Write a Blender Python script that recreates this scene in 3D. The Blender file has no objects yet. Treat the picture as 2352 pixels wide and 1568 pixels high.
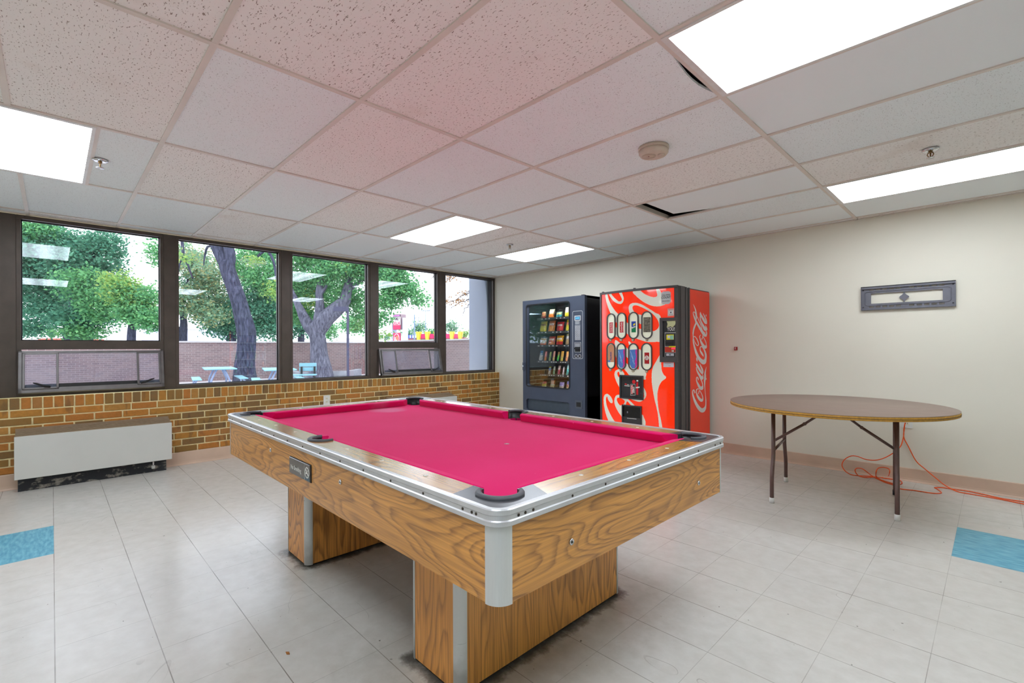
import bpy, bmesh, math, random
import numpy as np
from mathutils import Vector, Matrix

random.seed(7); RNG = np.random.default_rng(7)
SC = bpy.context.scene
COL = SC.collection

# ------------------------------------------------------------------ camera, world, exposure
F_PX, CX, CY, YAW, ROLL, CAM_H = 1082.657, 1170.5, 798.1, 0.80007, 0.0040, 1.192
cam_d = bpy.data.cameras.new('camera')
cam_d.sensor_width = 36.0
cam_d.lens = F_PX * 36.0 / 2352
cam_d.shift_x = (1176 - CX) / 2352
cam_d.shift_y = (CY - 784) / 2352
cam_d.clip_start = 0.02; cam_d.clip_end = 500
cam = bpy.data.objects.new('camera', cam_d); COL.objects.link(cam)
cam.matrix_world = (Matrix.Translation((0, 0, CAM_H)) @ Matrix.Rotation(YAW, 4, 'Z')
                    @ Matrix.Rotation(math.pi/2, 4, 'X') @ Matrix.Rotation(-ROLL, 4, 'Z'))
SC.camera = cam
world = bpy.data.worlds.new('overcast sky'); SC.world = world; world.use_nodes = True
WN = world.node_tree
bg = WN.nodes['Background']
tc = WN.nodes.new('ShaderNodeTexCoord'); no = WN.nodes.new('ShaderNodeTexNoise'); rp = WN.nodes.new('ShaderNodeValToRGB')
no.inputs['Scale'].default_value = 2.2; no.inputs['Detail'].default_value = 4
rp.color_ramp.elements[0].position = 0.35; rp.color_ramp.elements[0].color = (0.80, 0.87, 1.0, 1)
rp.color_ramp.elements[1].position = 0.65; rp.color_ramp.elements[1].color = (0.97, 0.98, 1.0, 1)
WN.links.new(tc.outputs['Generated'], no.inputs['Vector']); WN.links.new(no.outputs['Fac'], rp.inputs['Fac'])
WN.links.new(rp.outputs['Color'], bg.inputs['Color'])
bg.inputs['Strength'].default_value = 1.8
SC.view_settings.view_transform = 'Standard'
try: SC.view_settings.look = 'None'
except Exception: pass
SC.view_settings.gamma = 1.0
SC.view_settings.use_curve_mapping = False
SC.view_settings.exposure = 1.0
LAMP = 7.0            # radiance of the ceiling light diffusers
SC.cycles.max_bounces = 10; SC.cycles.diffuse_bounces = 5; SC.cycles.glossy_bounces = 5
SC.cycles.transparent_max_bounces = 24
SC.cycles.use_denoising = True
SC.cycles.sample_clamp_indirect = 6.0
SC.cycles.caustics_reflective = False; SC.cycles.caustics_refractive = False

# ------------------------------------------------------------------ measuring: photo pixel -> ray -> plane in the room
_c, _s = math.cos(YAW), math.sin(YAW)
def ray(u, v):
    a, b = (u-CX)/F_PX, (v-CY)/F_PX
    cr, sr = math.cos(ROLL), math.sin(ROLL)
    a, b = cr*a - sr*b, sr*a + cr*b
    return Vector((-_s + a*_c, _c + a*_s, -b))
O = Vector((0, 0, CAM_H))
def px(X, u, v): r = ray(u, v); return O + r*(X/r.x)
def py(Y, u, v): r = ray(u, v); return O + r*(Y/r.y)
def pz(Z, u, v): r = ray(u, v); return O + r*((Z-CAM_H)/r.z)
def pd(D, u, v): return O + ray(u, v)*D

# ------------------------------------------------------------------ object helpers
def L(r, g, b, k=1.0):
    def f(c):
        c /= 255.0
        return c/12.92 if c <= .04045 else ((c+.055)/1.055)**2.4
    return tuple(min(.93, f(c)*k) for c in (r, g, b))
def A(r, g, b, k=1.45): return L(r, g, b, k)

def root_of(o):
    while o.parent: o = o.parent
    return o
def tag(o, label=None, cat=None, group=None, kind=None):
    for k, v in (('label', label), ('category', cat), ('group', group), ('kind', kind)):
        if v: o[k] = v
    return o
def thing(name, label, cat, loc, group=None, kind=None):
    o = bpy.data.objects.new(name, None); COL.objects.link(o)
    o.empty_display_size = .1; o.location = loc
    return tag(o, label, cat, group, kind)
def link_mesh(name, me, parent):
    o = bpy.data.objects.new(name, me); COL.objects.link(o)
    if parent is not None:
        o.parent = parent
        me.transform(Matrix.Translation(-Vector(root_of(parent).location)))
    else:
        if me.vertices:
            co = np.empty(len(me.vertices)*3); me.vertices.foreach_get('co', co); co = co.reshape(-1, 3)
            lo, hi = co.min(0), co.max(0)
            c = Vector(((lo[0]+hi[0])/2, (lo[1]+hi[1])/2, lo[2]))
            me.transform(Matrix.Translation(-c)); o.location = c
    return o

class B:
    """collects shapes; build() links them as ONE mesh object"""
    def __init__(s): s.bm = bmesh.new(); s.mi = 0
    def mat(s, i): s.mi = i; return s
    def _fin(s, geom_faces):
        for f in geom_faces: f.material_index = s.mi
    def face(s, pts, smooth=False):
        vs = [s.bm.verts.new(Vector(p)) for p in pts]
        f = s.bm.faces.new(vs); f.material_index = s.mi; f.smooth = smooth
        return f
    def box(s, x0, x1, y0, y1, z0, z1, bev=0, seg=2, M=None):
        r = bmesh.ops.create_cube(s.bm, size=1)
        vs = r['verts']
        for v in vs:
            v.co = Vector(((x0+x1)/2 + v.co.x*(x1-x0), (y0+y1)/2 + v.co.y*(y1-y0), (z0+z1)/2 + v.co.z*(z1-z0)))
        fs = set(f for v in vs for f in v.link_faces)
        if bev:
            es = list(set(e for v in vs for e in v.link_edges))
            rb = bmesh.ops.bevel(s.bm, geom=es, offset=bev, segments=seg, affect='EDGES', profile=.5)
            vs = list(set(v for f in rb['faces'] for v in f.verts) | set(v for v in vs if v.is_valid))
            fs = set(f for v in vs for f in v.link_faces)
        if M is not None: bmesh.ops.transform(s.bm, matrix=M, verts=list(vs))
        s._fin(fs); return s
    def prism(s, pts, off, smooth=False):
        off = Vector(off); n = len(pts)
        a = [s.bm.verts.new(Vector(p)) for p in pts]; b = [s.bm.verts.new(Vector(p)+off) for p in pts]
        fs = [s.bm.faces.new(a[::-1]), s.bm.faces.new(b)]
        for i in range(n):
            f = s.bm.faces.new((a[i], a[(i+1) % n], b[(i+1) % n], b[i])); f.smooth = smooth; fs.append(f)
        s._fin(fs); return s
    def loft(s, rings, closed=False, cap=True, smooth=True):
        R = [[s.bm.verts.new(Vector(p)) for p in r] for r in rings]; n = len(R[0]); fs = []
        m = len(R)
        for k in range(m if closed else m-1):
            a, b = R[k], R[(k+1) % m]
            for i in range(n):
                f = s.bm.faces.new((a[i], a[(i+1) % n], b[(i+1) % n], b[i])); f.smooth = smooth; fs.append(f)
        if cap and not closed:
            fs.append(s.bm.faces.new(R[0][::-1])); fs.append(s.bm.faces.new(R[-1]))
        s._fin(fs); return s
    def tube(s, pts, rad, seg=8, closed=False, cap=True):
        P = [Vector(p) for p in pts]; n = len(P)
        if not hasattr(rad, '__len__'): rad = [rad]*n
        rings = []; nrm = None
        for i in range(n):
            t = (P[(i+1) % n]-P[i-1]) if closed else (P[min(i+1, n-1)]-P[max(i-1, 0)])
            t = t.normalized() if t.length > 1e-9 else Vector((0, 0, 1))
            if nrm is None:
                nrm = t.orthogonal().normalized()
            nrm = (nrm - t*nrm.dot(t)); nrm = nrm.normalized() if nrm.length > 1e-6 else t.orthogonal().normalized()
            bn = t.cross(nrm)
            rings.append([P[i] + (nrm*math.cos(2*math.pi*k/seg) + bn*math.sin(2*math.pi*k/seg))*rad[i] for k in range(seg)])
        return s.loft(rings, closed=closed, cap=cap)
    def lathe(s, prof, c, seg=24, axis='z', cap=True):
        c = Vector(c); rings = []
        for r, h in prof:
            rg = []
            for k in range(seg):
                a = 2*math.pi*k/seg; p, q = r*math.cos(a), r*math.sin(a)
                rg.append(c + Vector({'z': (p, q, h), 'x': (h, p, q), 'y': (q, h, p)}[axis]))
            rings.append(rg)
        return s.loft(rings, cap=cap)
    def plate(s, loops, org, ex, ey, depth):
        """flat plate from 2-D loops (first outer, others holes), thickness along ex x ey * depth"""
        org, ex, ey = Vector(org), Vector(ex), Vector(ey)
        es, vs = [], []
        for lp in loops:
            vv = [s.bm.verts.new(org + ex*p[0] + ey*p[1]) for p in lp]; vs += vv
            es += [s.bm.edges.new((vv[i], vv[(i+1) % len(vv)])) for i in range(len(vv))]
        r = bmesh.ops.triangle_fill(s.bm, use_beauty=True, use_dissolve=False, edges=es)
        fs = [g for g in r['geom'] if isinstance(g, bmesh.types.BMFace)]
        if depth:
            e = bmesh.ops.extrude_face_region(s.bm, geom=fs)
            nv = [g for g in e['geom'] if isinstance(g, bmesh.types.BMVert)]
            off = ex.cross(ey).normalized()*depth
            for v in nv: v.co += off
            fs = list(set(f for v in vs+nv for f in v.link_faces))
        s._fin(fs); return s
    def build(s, name, mats, parent=None, recalc=True, smooth=None):
        if recalc: bmesh.ops.recalc_face_normals(s.bm, faces=s.bm.faces[:])
        me = bpy.data.meshes.new(name); s.bm.to_mesh(me); s.bm.free()
        for m in (mats if isinstance(mats, (list, tuple)) else [mats]): me.materials.append(m)
        if smooth:
            for p in me.polygons: p.use_smooth = True
        return link_mesh(name, me, parent)

def rrect(x0, x1, y0, y1, r, n=6):
    out = []
    for cx, cy, a0 in ((x1-r, y1-r, 0), (x0+r, y1-r, 90), (x0+r, y0+r, 180), (x1-r, y0+r, 270)):
        for k in range(n+1):
            a = math.radians(a0 + 90*k/n); out.append((cx+r*math.cos(a), cy+r*math.sin(a)))
    return out
def stadium(cx, cy, hw, hh, n=10):
    out = []
    for k in range(n+1):
        a = math.pi*k/n; out.append((cx+hw*math.cos(a), cy+hh-hw+hw*math.sin(a)))
    for k in range(n+1):
        a = math.pi+math.pi*k/n; out.append((cx+hw*math.cos(a), cy-hh+hw+hw*math.sin(a)))
    return out
def catmull(P, n=6, closed=False):
    P = [np.array(p, float) for p in P]; out = []; m = len(P)
    for i in range(m if closed else m-1):
        if closed: a, b, c, d = P[i-1], P[i], P[(i+1) % m], P[(i+2) % m]
        else: a, b, c, d = P[max(i-1, 0)], P[i], P[i+1], P[min(i+2, m-1)]
        for k in range(n):
            t = k/n
            out.append(.5*((2*b) + (c-a)*t + (2*a-5*b+4*c-d)*t*t + (3*b-a-3*c+d)*t**3))
    if not closed: out.append(P[-1])
    return out
def copy_tree(o, parent=None):
    c = o.copy(); COL.objects.link(c)
    if parent is not None: c.parent = parent
    for ch in list(o.children): copy_tree(ch, c)
    return c
_fonts = {}
def text_mesh(b, txt, size, org, ex, ey, depth=.001, align='CENTER', bold=0.0, squeeze=1.0):
    """letters as raised shapes on a surface, added to builder b"""
    cu = bpy.data.curves.new('t', 'FONT'); cu.body = txt; cu.size = size; cu.align_x = align; cu.align_y = 'CENTER'
    cu.offset = bold; cu.resolution_u = 3
    ob = bpy.data.objects.new('t', cu); COL.objects.link(ob)
    dg = bpy.context.evaluated_depsgraph_get(); dg.update()
    me = bpy.data.meshes.new_from_object(ob.evaluated_get(dg))
    bpy.data.objects.remove(ob); bpy.data.curves.remove(cu)
    org, ex, ey = Vector(org), Vector(ex).normalized(), Vector(ey).normalized(); nz = ex.cross(ey)
    vs = [b.bm.verts.new(org + ex*v.co.x*squeeze + ey*v.co.y + nz*depth) for v in me.vertices]
    for p in me.polygons:
        try:
            f = b.bm.faces.new([vs[i] for i in p.vertices]); f.material_index = b.mi
        except ValueError: pass
    bpy.data.meshes.remove(me)

# ------------------------------------------------------------------ materials
class N:
    def __init__(s, name):
        s.m = bpy.data.materials.new(name); s.m.use_nodes = True; s.t = s.m.node_tree
        s.p = s.t.nodes['Principled BSDF']; s.out = s.t.nodes['Material Output']
    def node(s, typ, inp=None, **kw):
        n = s.t.nodes.new(typ)
        for k, v in kw.items(): setattr(n, k, v)
        for k, v in (inp or {}).items(): s.set(n.inputs[k], v)
        return n
    def set(s, sock, v):
        if isinstance(v, bpy.types.NodeSocket): s.t.links.new(v, sock)
        elif hasattr(v, '__len__') and len(v) == 3 and sock.type == 'RGBA': sock.default_value = (*v, 1)
        else: sock.default_value = v
    def math(s, op, a, b=0.0, c=0.0):
        n = s.node('ShaderNodeMath', operation=op)
        for i, v in enumerate((a, b, c)): s.set(n.inputs[i], v)
        return n.outputs[0]
    def mix(s, f, a, b, blend='MIX'):
        n = s.node('ShaderNodeMix', data_type='RGBA', blend_type=blend)
        s.set(n.inputs[0], f); s.set(n.inputs[6], a); s.set(n.inputs[7], b)
        return n.outputs[2]
    def pos(s): return s.node('ShaderNodeNewGeometry').outputs['Position']
    def obj(s): return s.node('ShaderNodeTexCoord').outputs['Object']
    def xyz(s, v):
        n = s.node('ShaderNodeSeparateXYZ', {0: v}); return n.outputs[0], n.outputs[1], n.outputs[2]
    def vec(s, x, y, z):
        n = s.node('ShaderNodeCombineXYZ', {0: x, 1: y, 2: z}); return n.outputs[0]
    def scale(s, v, k):
        n = s.node('ShaderNodeVectorMath', {0: v, 1: k}, operation='MULTIPLY'); return n.outputs[0]
    def noise(s, v, scale, detail=3, rough=.5, dist=0):
        return s.node('ShaderNodeTexNoise', {'Vector': v, 'Scale': scale, 'Detail': detail, 'Roughness': rough, 'Distortion': dist}).outputs['Fac']
    def ramp(s, f, stops, interp='LINEAR'):
        n = s.node('ShaderNodeValToRGB', {0: f}); cr = n.color_ramp; cr.interpolation = interp
        while len(cr.elements) < len(stops): cr.elements.new(.5)
        for e, (p, c) in zip(cr.elements, stops):
            e.position = p; e.color = (*c, 1) if hasattr(c, '__len__') else (c, c, c, 1)
        return n.outputs['Color']
    def island(s): return s.node('ShaderNodeNewGeometry').outputs['Random Per Island']
    def bump(s, h, strength=.3, dist=.002):
        s.set(s.p.inputs['Normal'], s.node('ShaderNodeBump', {'Height': h, 'Strength': strength, 'Distance': dist}).outputs[0])
    def P(s, **kw):
        for k, v in kw.items():
            s.set(s.p.inputs[{'col': 'Base Color', 'rough': 'Roughness', 'metal': 'Metallic', 'spec': 'Specular IOR Level',
                              'coat': 'Coat Weight', 'coatr': 'Coat Roughness', 'sheen': 'Sheen Weight', 'sheenr': 'Sheen Roughness', 'emit': 'Emission Color',
                              'es': 'Emission Strength', 'sub': 'Subsurface Weight'}[k]], v)
        return s
def simple(name, col, rough=.5, metal=0.0, var=.06, scale=25, spec=.5, bump=0, **kw):
    n = N(name)
    f = n.noise(n.obj(), scale, 3)
    lo = tuple(c*(1-var) for c in col); hi = tuple(min(1, c*(1+var)) for c in col)
    n.P(col=n.ramp(f, [(.3, lo), (.7, hi)]), rough=rough, metal=metal, spec=spec, **kw)
    if bump: n.bump(n.noise(n.obj(), scale*8, 2), bump, .002)
    return n.m
def emitter(name, col, st):
    n = N(name); n.P(col=(.02, .02, .02) if st < 2 else (.8, .8, .8), emit=col, es=st, rough=.5); return n.m

def wood(name, axis, light, dark, rough=.33, scale=1.0, figure=1.0, coat=.15):
    """oak-look laminate: cathedral figure stretched along one axis, fine pores"""
    n = N(name); x, y, z = n.xyz(n.obj())
    k = {'x': (.55, 3.0, 3.4), 'y': (3.0, .55, 3.4), 'z': (3.2, 3.2, .5)}[axis]
    v = n.vec(n.math('MULTIPLY', x, k[0]*scale), n.math('MULTIPLY', y, k[1]*scale), n.math('MULTIPLY', z, k[2]*scale))
    base = n.noise(v, 1.35, 2.2, .45)
    rings = n.math('FRACT', n.math('MULTIPLY', base, 34*figure))
    wob = n.noise(n.scale(n.obj(), {'x': (6, 60, 60), 'y': (60, 6, 60), 'z': (60, 60, 6)}[axis]), 1.0, 3)
    ring = n.ramp(n.math('ADD', rings, n.math('MULTIPLY', n.math('SUBTRACT', wob, .5), .55)), [(.0, 0.05), (.42, .10), (.70, .70), (.82, 1.0), (.93, .25), (1.0, .05)])
    kf = {'x': (3, 150, 150), 'y': (150, 3, 150), 'z': (150, 150, 3)}[axis]
    pores = n.noise(n.scale(n.obj(), kf), 1.0, 2)
    pm = n.ramp(pores, [(.35, 0.0), (.62, 1.0)])
    f = n.math('ADD', n.math('MULTIPLY', ring, .66), n.math('MULTIPLY', pm, .42))
    col = n.mix(f, light, dark)
    big = n.noise(n.obj(), 1.7, 2)
    col = n.mix(n.math('MULTIPLY', n.ramp(big, [(.4, 0.0), (.7, 1.0)]), .35), col, tuple(c*.6 for c in light))
    n.P(col=col, rough=rough, coat=coat, coatr=.25)
    return n.m

MT = {}
def floor_mat():
    n = N('floor vinyl tile'); x, y, z = n.xyz(n.pos())
    fx = n.math('DIVIDE', n.math('SUBTRACT', x, -3.224), .3048); fy = n.math('DIVIDE', n.math('SUBTRACT', y, .005), .3048)
    i, j = n.math('FLOOR', fx), n.math('FLOOR', fy)
    def line(f, w):
        d = n.math('ABSOLUTE', n.math('SUBTRACT', n.math('FRACT', n.math('ADD', f, .5)), .5))
        return n.math('LESS_THAN', d, w)
    lx, ly = line(fx, .0042), line(fy, .0058)
    wn = n.node('ShaderNodeTexWhiteNoise', {'Vector': n.vec(i, j, 0.0)}, noise_dimensions='3D').outputs['Value']
    mott = n.noise(n.pos(), 14, 5, .6); cloud = n.noise(n.pos(), 1.1, 3)
    col = n.ramp(mott, [(.3, L(198, 194, 188)), (.7, L(210, 207, 202))])
    col = n.mix(n.math('MULTIPLY', wn, .22), col, L(212, 206, 196))
    col = n.mix(n.math('MULTIPLY', n.ramp(cloud, [(.45, 0.0), (.75, 1.0)]), .2), col, L(200, 190, 176))
    ti = n.math('FLOORED_MODULO', i, 14.0); tj = n.math('FLOORED_MODULO', j, 14.0)
    t = n.math('MULTIPLY', n.math('LESS_THAN', n.math('ABSOLUTE', n.math('SUBTRACT', ti, 10.5)), .6), n.math('LESS_THAN', n.math('ABSOLUTE', n.math('SUBTRACT', tj, 12.5)), .6))
    streak = n.noise(n.scale(n.pos(), (14, 60, 1)), 1.0, 3)
    col = n.mix(t, col, n.ramp(streak, [(.3, L(72, 150, 180)), (.7, L(110, 188, 212))]))
    ml = n.math('MAXIMUM', n.math('MULTIPLY', lx, .45), n.math('MULTIPLY', ly, .75))
    nl = n.ramp(n.noise(n.pos(), 3.0, 2), [(.3, .35), (.7, 1.0)])
    ml = n.math('MULTIPLY', ml, n.math('MULTIPLY', nl, n.math('SUBTRACT', 1.0, t)))
    col = n.mix(ml, col, L(88, 76, 62))
    # dried dirt around the two pedestal feet of the pool table
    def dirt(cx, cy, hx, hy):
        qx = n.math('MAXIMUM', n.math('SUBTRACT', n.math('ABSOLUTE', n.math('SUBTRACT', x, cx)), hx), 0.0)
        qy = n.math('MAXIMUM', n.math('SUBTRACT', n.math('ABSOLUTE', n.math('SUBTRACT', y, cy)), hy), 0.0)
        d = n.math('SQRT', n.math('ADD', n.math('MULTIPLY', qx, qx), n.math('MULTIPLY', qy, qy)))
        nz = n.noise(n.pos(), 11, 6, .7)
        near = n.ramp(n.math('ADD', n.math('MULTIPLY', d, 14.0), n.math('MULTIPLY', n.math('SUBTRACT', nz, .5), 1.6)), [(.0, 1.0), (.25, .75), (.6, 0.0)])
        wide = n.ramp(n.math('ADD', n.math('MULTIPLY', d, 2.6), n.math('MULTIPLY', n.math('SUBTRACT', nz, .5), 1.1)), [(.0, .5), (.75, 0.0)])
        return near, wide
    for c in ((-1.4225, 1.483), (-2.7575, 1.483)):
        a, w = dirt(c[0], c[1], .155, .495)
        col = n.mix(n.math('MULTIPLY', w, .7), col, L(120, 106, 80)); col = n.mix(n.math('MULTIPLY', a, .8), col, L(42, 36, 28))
    # scuffs and dark specks
    sp = n.ramp(n.noise(n.pos(), 38, 2), [(.745, 0.0), (.775, 1.0)])
    col = n.mix(n.math('MULTIPLY', sp, .7), col, L(70, 60, 52))
    wv = n.noise(n.scale(n.pos(), (.9, 1.6, 1)), 2.3, 1, .4, .6)
    sc = n.math('LESS_THAN', n.math('ABSOLUTE', n.math('SUBTRACT', wv, .62)), .0012)
    col = n.mix(n.math('MULTIPLY', n.math('MULTIPLY', sc, n.ramp(n.noise(n.pos(), 2.1, 2), [(.55, 0.0), (.62, 1.0)])), .4), col, L(110, 100, 92))
    n.P(col=col, rough=.24, spec=.34)
    n.bump(n.noise(n.pos(), 9, 3), .06, .004)
    return n.m

def ceiling_mat():
    n = N('ceiling tile mineral fibre'); r = n.island(); x, y, z = n.xyz(n.pos())
    a = n.math('MULTIPLY', r, 37.0); a2 = n.math('FRACT', a)
    worm = n.noise(n.vec(n.math('MULTIPLY', x, 62.0), n.math('MULTIPLY', y, 150.0), a), 1.0, 2.5, .6)
    fine = n.noise(n.vec(n.math('MULTIPLY', x, 170.0), n.math('MULTIPLY', y, 170.0), a), 1.0, 2, .6)
    pink = n.math('GREATER_THAN', a2, .55); smooth = n.math('LESS_THAN', a2, .16)
    base = n.mix(pink, L(240, 246, 249), L(245, 242, 238))
    base = n.mix(smooth, base, L(241, 246, 250))
    wm = n.math('MULTIPLY', n.ramp(worm, [(.61, 0.0), (.67, 1.0)]), pink)
    fm = n.math('MULTIPLY', n.ramp(fine, [(.635, 0.0), (.68, 1.0)]), n.math('SUBTRACT', 1.0, n.math('MAXIMUM', pink, smooth)))
    col = n.mix(n.math('MULTIPLY', wm, .85), base, L(128, 108, 94))
    col = n.mix(n.math('MULTIPLY', fm, .6), col, L(122, 116, 112))
    st = n.ramp(n.noise(n.pos(), 2.6, 4), [(.62, 0.0), (.74, 1.0)])
    col = n.mix(n.math('MULTIPLY', n.math('MULTIPLY', st, pink), .18), col, L(190, 160, 130))
    n.P(col=col, rough=.85, spec=.2)
    n.bump(n.math('SUBTRACT', 1.0, n.math('MAXIMUM', wm, fm)), .25, .003)
    return n.m

def brick_mat(name, cols, scale=30):
    n = N(name); r = n.island()
    k = len(cols); col = n.ramp(r, [((i+.02)/k, c) for i, c in enumerate(cols)], 'CONSTANT')
    v = n.noise(n.pos(), scale, 5, .65)
    col = n.mix(n.ramp(v, [(.35, 0.0), (.75, .55)]), col, tuple(c*.55 for c in cols[0]))
    patch = n.ramp(n.noise(n.scale(n.pos(), (1, 16, 4)), 1.0, 2), [(.60, 0.0), (.66, 1.0)])
    col = n.mix(n.math('MULTIPLY', patch, .45), col, L(92, 70, 48))
    n.P(col=col, rough=.7, spec=.3); n.bump(v, .5, .004)
    return n.m

def glass_mat(name, tint=(1, 1, 1), refl=.09, grazing=1.0):
    n = N(name); n.t.nodes.remove(n.p)
    fr = n.node('ShaderNodeFresnel', {'IOR': 1.5}).outputs[0]
    g = n.node('ShaderNodeBsdfGlossy', {'Roughness': 0.0, 'Color': (.9, .95, 1.0)}).outputs[0]
    t = n.node('ShaderNodeBsdfTransparent', {'Color': tint}).outputs[0]
    m = n.node('ShaderNodeMixShader', {0: n.math('MULTIPLY', fr, grazing), 1: t, 2: g})
    n.t.links.new(m.outputs[0], n.out.inputs['Surface'])
    return n.m
def leaf_mat(name, cols):
    n = N(name); r = n.island(); k = len(cols)
    col = n.ramp(r, [(i/(k-1), c) for i, c in enumerate(cols)])
    n.t.nodes.remove(n.p)
    d = n.node('ShaderNodeBsdfDiffuse', {'Color': col}).outputs[0]; t = n.node('ShaderNodeBsdfTranslucent', {'Color': col}).outputs[0]
    m = n.node('ShaderNodeMixShader', {0: .4, 1: d, 2: t}); n.t.links.new(m.outputs[0], n.out.inputs['Surface'])
    return n.m

MT['floor'] = floor_mat(); MT['tile'] = ceiling_mat()
MT['paint'] = simple('warm grey wall paint', L(228, 222, 208), .6, var=.02, scale=1.5, spec=.3)
MT['paint_back'] = simple('far room paint', L(224, 220, 208), .7, var=.03, scale=1.5, spec=.2)
MT['tbar'] = simple('ceiling grid steel', L(222, 212, 202), .5, var=.05, scale=6)
MT['plenum'] = simple('plenum concrete', L(200, 198, 190), .9)
MT['base'] = simple('vinyl cove base', A(172, 148, 130, 1.5), .45, var=.08, scale=4)
MT['bronze'] = simple('dark bronze aluminium', L(84, 74, 68), .42, .35, var=.12, scale=9)
MT['sash'] = simple('grey aluminium sash', L(112, 108, 108), .38, .5, var=.12, scale=12)
MT['gasket'] = simple('black gasket', L(28, 27, 28), .6)
MT['glass'] = glass_mat('window glass', (.95, .97, .99), grazing=.85)
MT['screen'] = None
MT['brick'] = brick_mat('tan wall brick', [L(186, 130, 58), L(164, 116, 56), L(196, 130, 58), L(144, 110, 60), L(188, 120, 56), L(170, 118, 66), L(128, 100, 64), L(186, 134, 68)])
MT['mortar'] = simple('mortar', L(238, 222, 170), .9, var=.08, scale=40, bump=.2)
MT['alu'] = simple('brushed aluminium', L(205, 205, 208), .34, .55, var=.04, scale=18)
MT['alu_dull'] = simple('scuffed aluminium', L(196, 196, 192), .42, .35, var=.10, scale=7)
MT['cloth'] = None
MT['black'] = simple('black plastic', L(30, 30, 33), .4)
MT['rubber'] = simple('dark pocket rubber', L(78, 80, 86), .5, var=.15, scale=40)
MT['white'] = simple('white plastic', L(225, 224, 220), .4)
MT['chrome'] = simple('chrome', L(210, 210, 212), .15, 1.0)
MT['corner'] = simple('brushed steel plate', L(92, 92, 97), .22, .5, var=.10, scale=14)
wl, wd = L(226, 160, 80), L(142, 94, 48)
MT['wood_x'] = wood('oak laminate lengthwise', 'x', wl, wd)
MT['wood_y'] = wood('oak laminate crosswise', 'y', wl, wd)
MT['wood_z'] = wood('oak laminate upright', 'z', L(238, 164, 82), L(146, 94, 46), rough=.4, figure=.8)
MT['rail_x'] = wood('glossy oak rail lengthwise', 'x', L(202, 146, 72), L(140, 92, 44), rough=.16, coat=.6)
MT['rail_y'] = wood('glossy oak rail crosswise', 'y', L(206, 146, 62), L(150, 98, 40), rough=.16, coat=.6)
def cloth_mat():
    n = N('crimson pool cloth'); v = n.noise(n.obj(), 260, 3); w = n.noise(n.obj(), 2.2, 4)
    col = n.mix(n.ramp(w, [(.35, 0.0), (.75, .6)]), L(214, 12, 98), L(224, 40, 114))
    lint = n.ramp(n.noise(n.obj(), 120, 1), [(.80, 0.0), (.83, 1.0)])
    col = n.mix(n.math('MULTIPLY', lint, .6), col, L(245, 190, 200))
    x, y, z = n.xyz(n.obj())     # chalky blue-grey patch worn near the far corner pocket
    dd = n.math('ADD', n.math('POWER', n.math('DIVIDE', n.math('ADD', x, .98), .18), 2.0), n.math('POWER', n.math('DIVIDE', n.math('SUBTRACT', y, .27), .17), 2.0))
    pm = n.ramp(n.math('ADD', dd, n.math('MULTIPLY', n.noise(n.obj(), 9, 3), .6)), [(.5, .38), (1.25, 0.0)])
    col = n.mix(pm, col, L(196, 150, 176))
    n.P(col=col, rough=.95, spec=.1, sheen=.12, sheenr=.4); n.bump(v, .25, .001)
    return n.m
MT['cloth'] = cloth_mat()
def screen_mat():
    n = N('insect screen'); n.t.nodes.remove(n.p)
    d = n.node('ShaderNodeBsdfDiffuse', {'Color': L(150, 158, 186)}).outputs[0]; t = n.node('ShaderNodeBsdfTransparent').outputs[0]
    m = n.node('ShaderNodeMixShader', {0: .80, 1: d, 2: t}); n.t.links.new(m.outputs[0], n.out.inputs['Surface']); return n.m
MT['screen'] = screen_mat()

# ================================================================== the room
H = 2.378
WX, BRX, BY = -5.935, -5.83, 5.42      # window frame face, brick face, back wall
MULL = [.875+1.147*k for k in range(-2, 5)]

b = B(); b.box(-5.9, 9.0, -5.0, BY, -.12, 0); b.box(6.0, 9.0, BY, 7.2, -.12, 0)
tag(b.build('floor', MT['floor']), kind='structure')

# ceiling tiles: every tile its own panel in the ceiling mesh; cells under the two full-size lights stay open
b = B()
gx0, gy0, TW, TH = -2.119, .458, 1.2192, .6096
TZ = H + .006
xs = [gx0 + TW*k for k in range(-4, 10)]; ys = [gy0 + TH*k for k in range(-9, 12)]
for i in range(len(xs)-1):
    for j in range(len(ys)-1):
        x0, x1 = max(xs[i], WX-.05), min(xs[i+1], 9.0); y0, y1 = max(ys[j], -5.0), ys[j+1]
        if x1 <= x0: continue
        if y0 >= BY and x0 < 6.0: continue
        if x0 < 6.0: y1 = min(y1, BY)
        y1 = min(y1, 7.2)
        if y1 <= y0: continue
        ki, kj = i-4, j-9
        if (ki, kj) == (0, 5):       # the tile that has slipped off its grid
            lift = .03
            pts = [(x0+.085, y0, TZ+.012), (x1, y0, TZ), (x1, y1, TZ), (x0+.50, y1, TZ+.004), (x0+.09, y1-.065, TZ+.016)]
            b.prism(pts, (0, 0, .016)); continue
        if (ki, kj) == (0, 2):       # bowed edge beside the big light
            n = 10; pts = [(x0, y0, TZ)] + [(x1 - .034*math.sin(math.pi*(t/n)**1.5), y0+(y1-y0)*t/n, TZ - .010*math.sin(math.pi*t/n)) for t in range(n+1)] + [(x0, y1, TZ)]
            b.prism(pts, (0, 0, .012)); continue
        if (ki, kj) == (-1, 1):      # bowed edge, dark slit
            n = 10; pts = [(x0, y0, TZ)] + [(x1 - .020*math.sin(math.pi*(t/n)**1.3), y0+(y1-y0)*t/n, TZ) for t in range(n+1)] + [(x0, y1, TZ)]
            b.prism(pts, (0, 0, .012)); continue
        b.prism([(x0, y0, TZ), (x1, y0, TZ), (x1, y1, TZ), (x0, y1, TZ)], (0, 0, .012))
tag(b.build('ceiling', MT['tile']), kind='structure')

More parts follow.
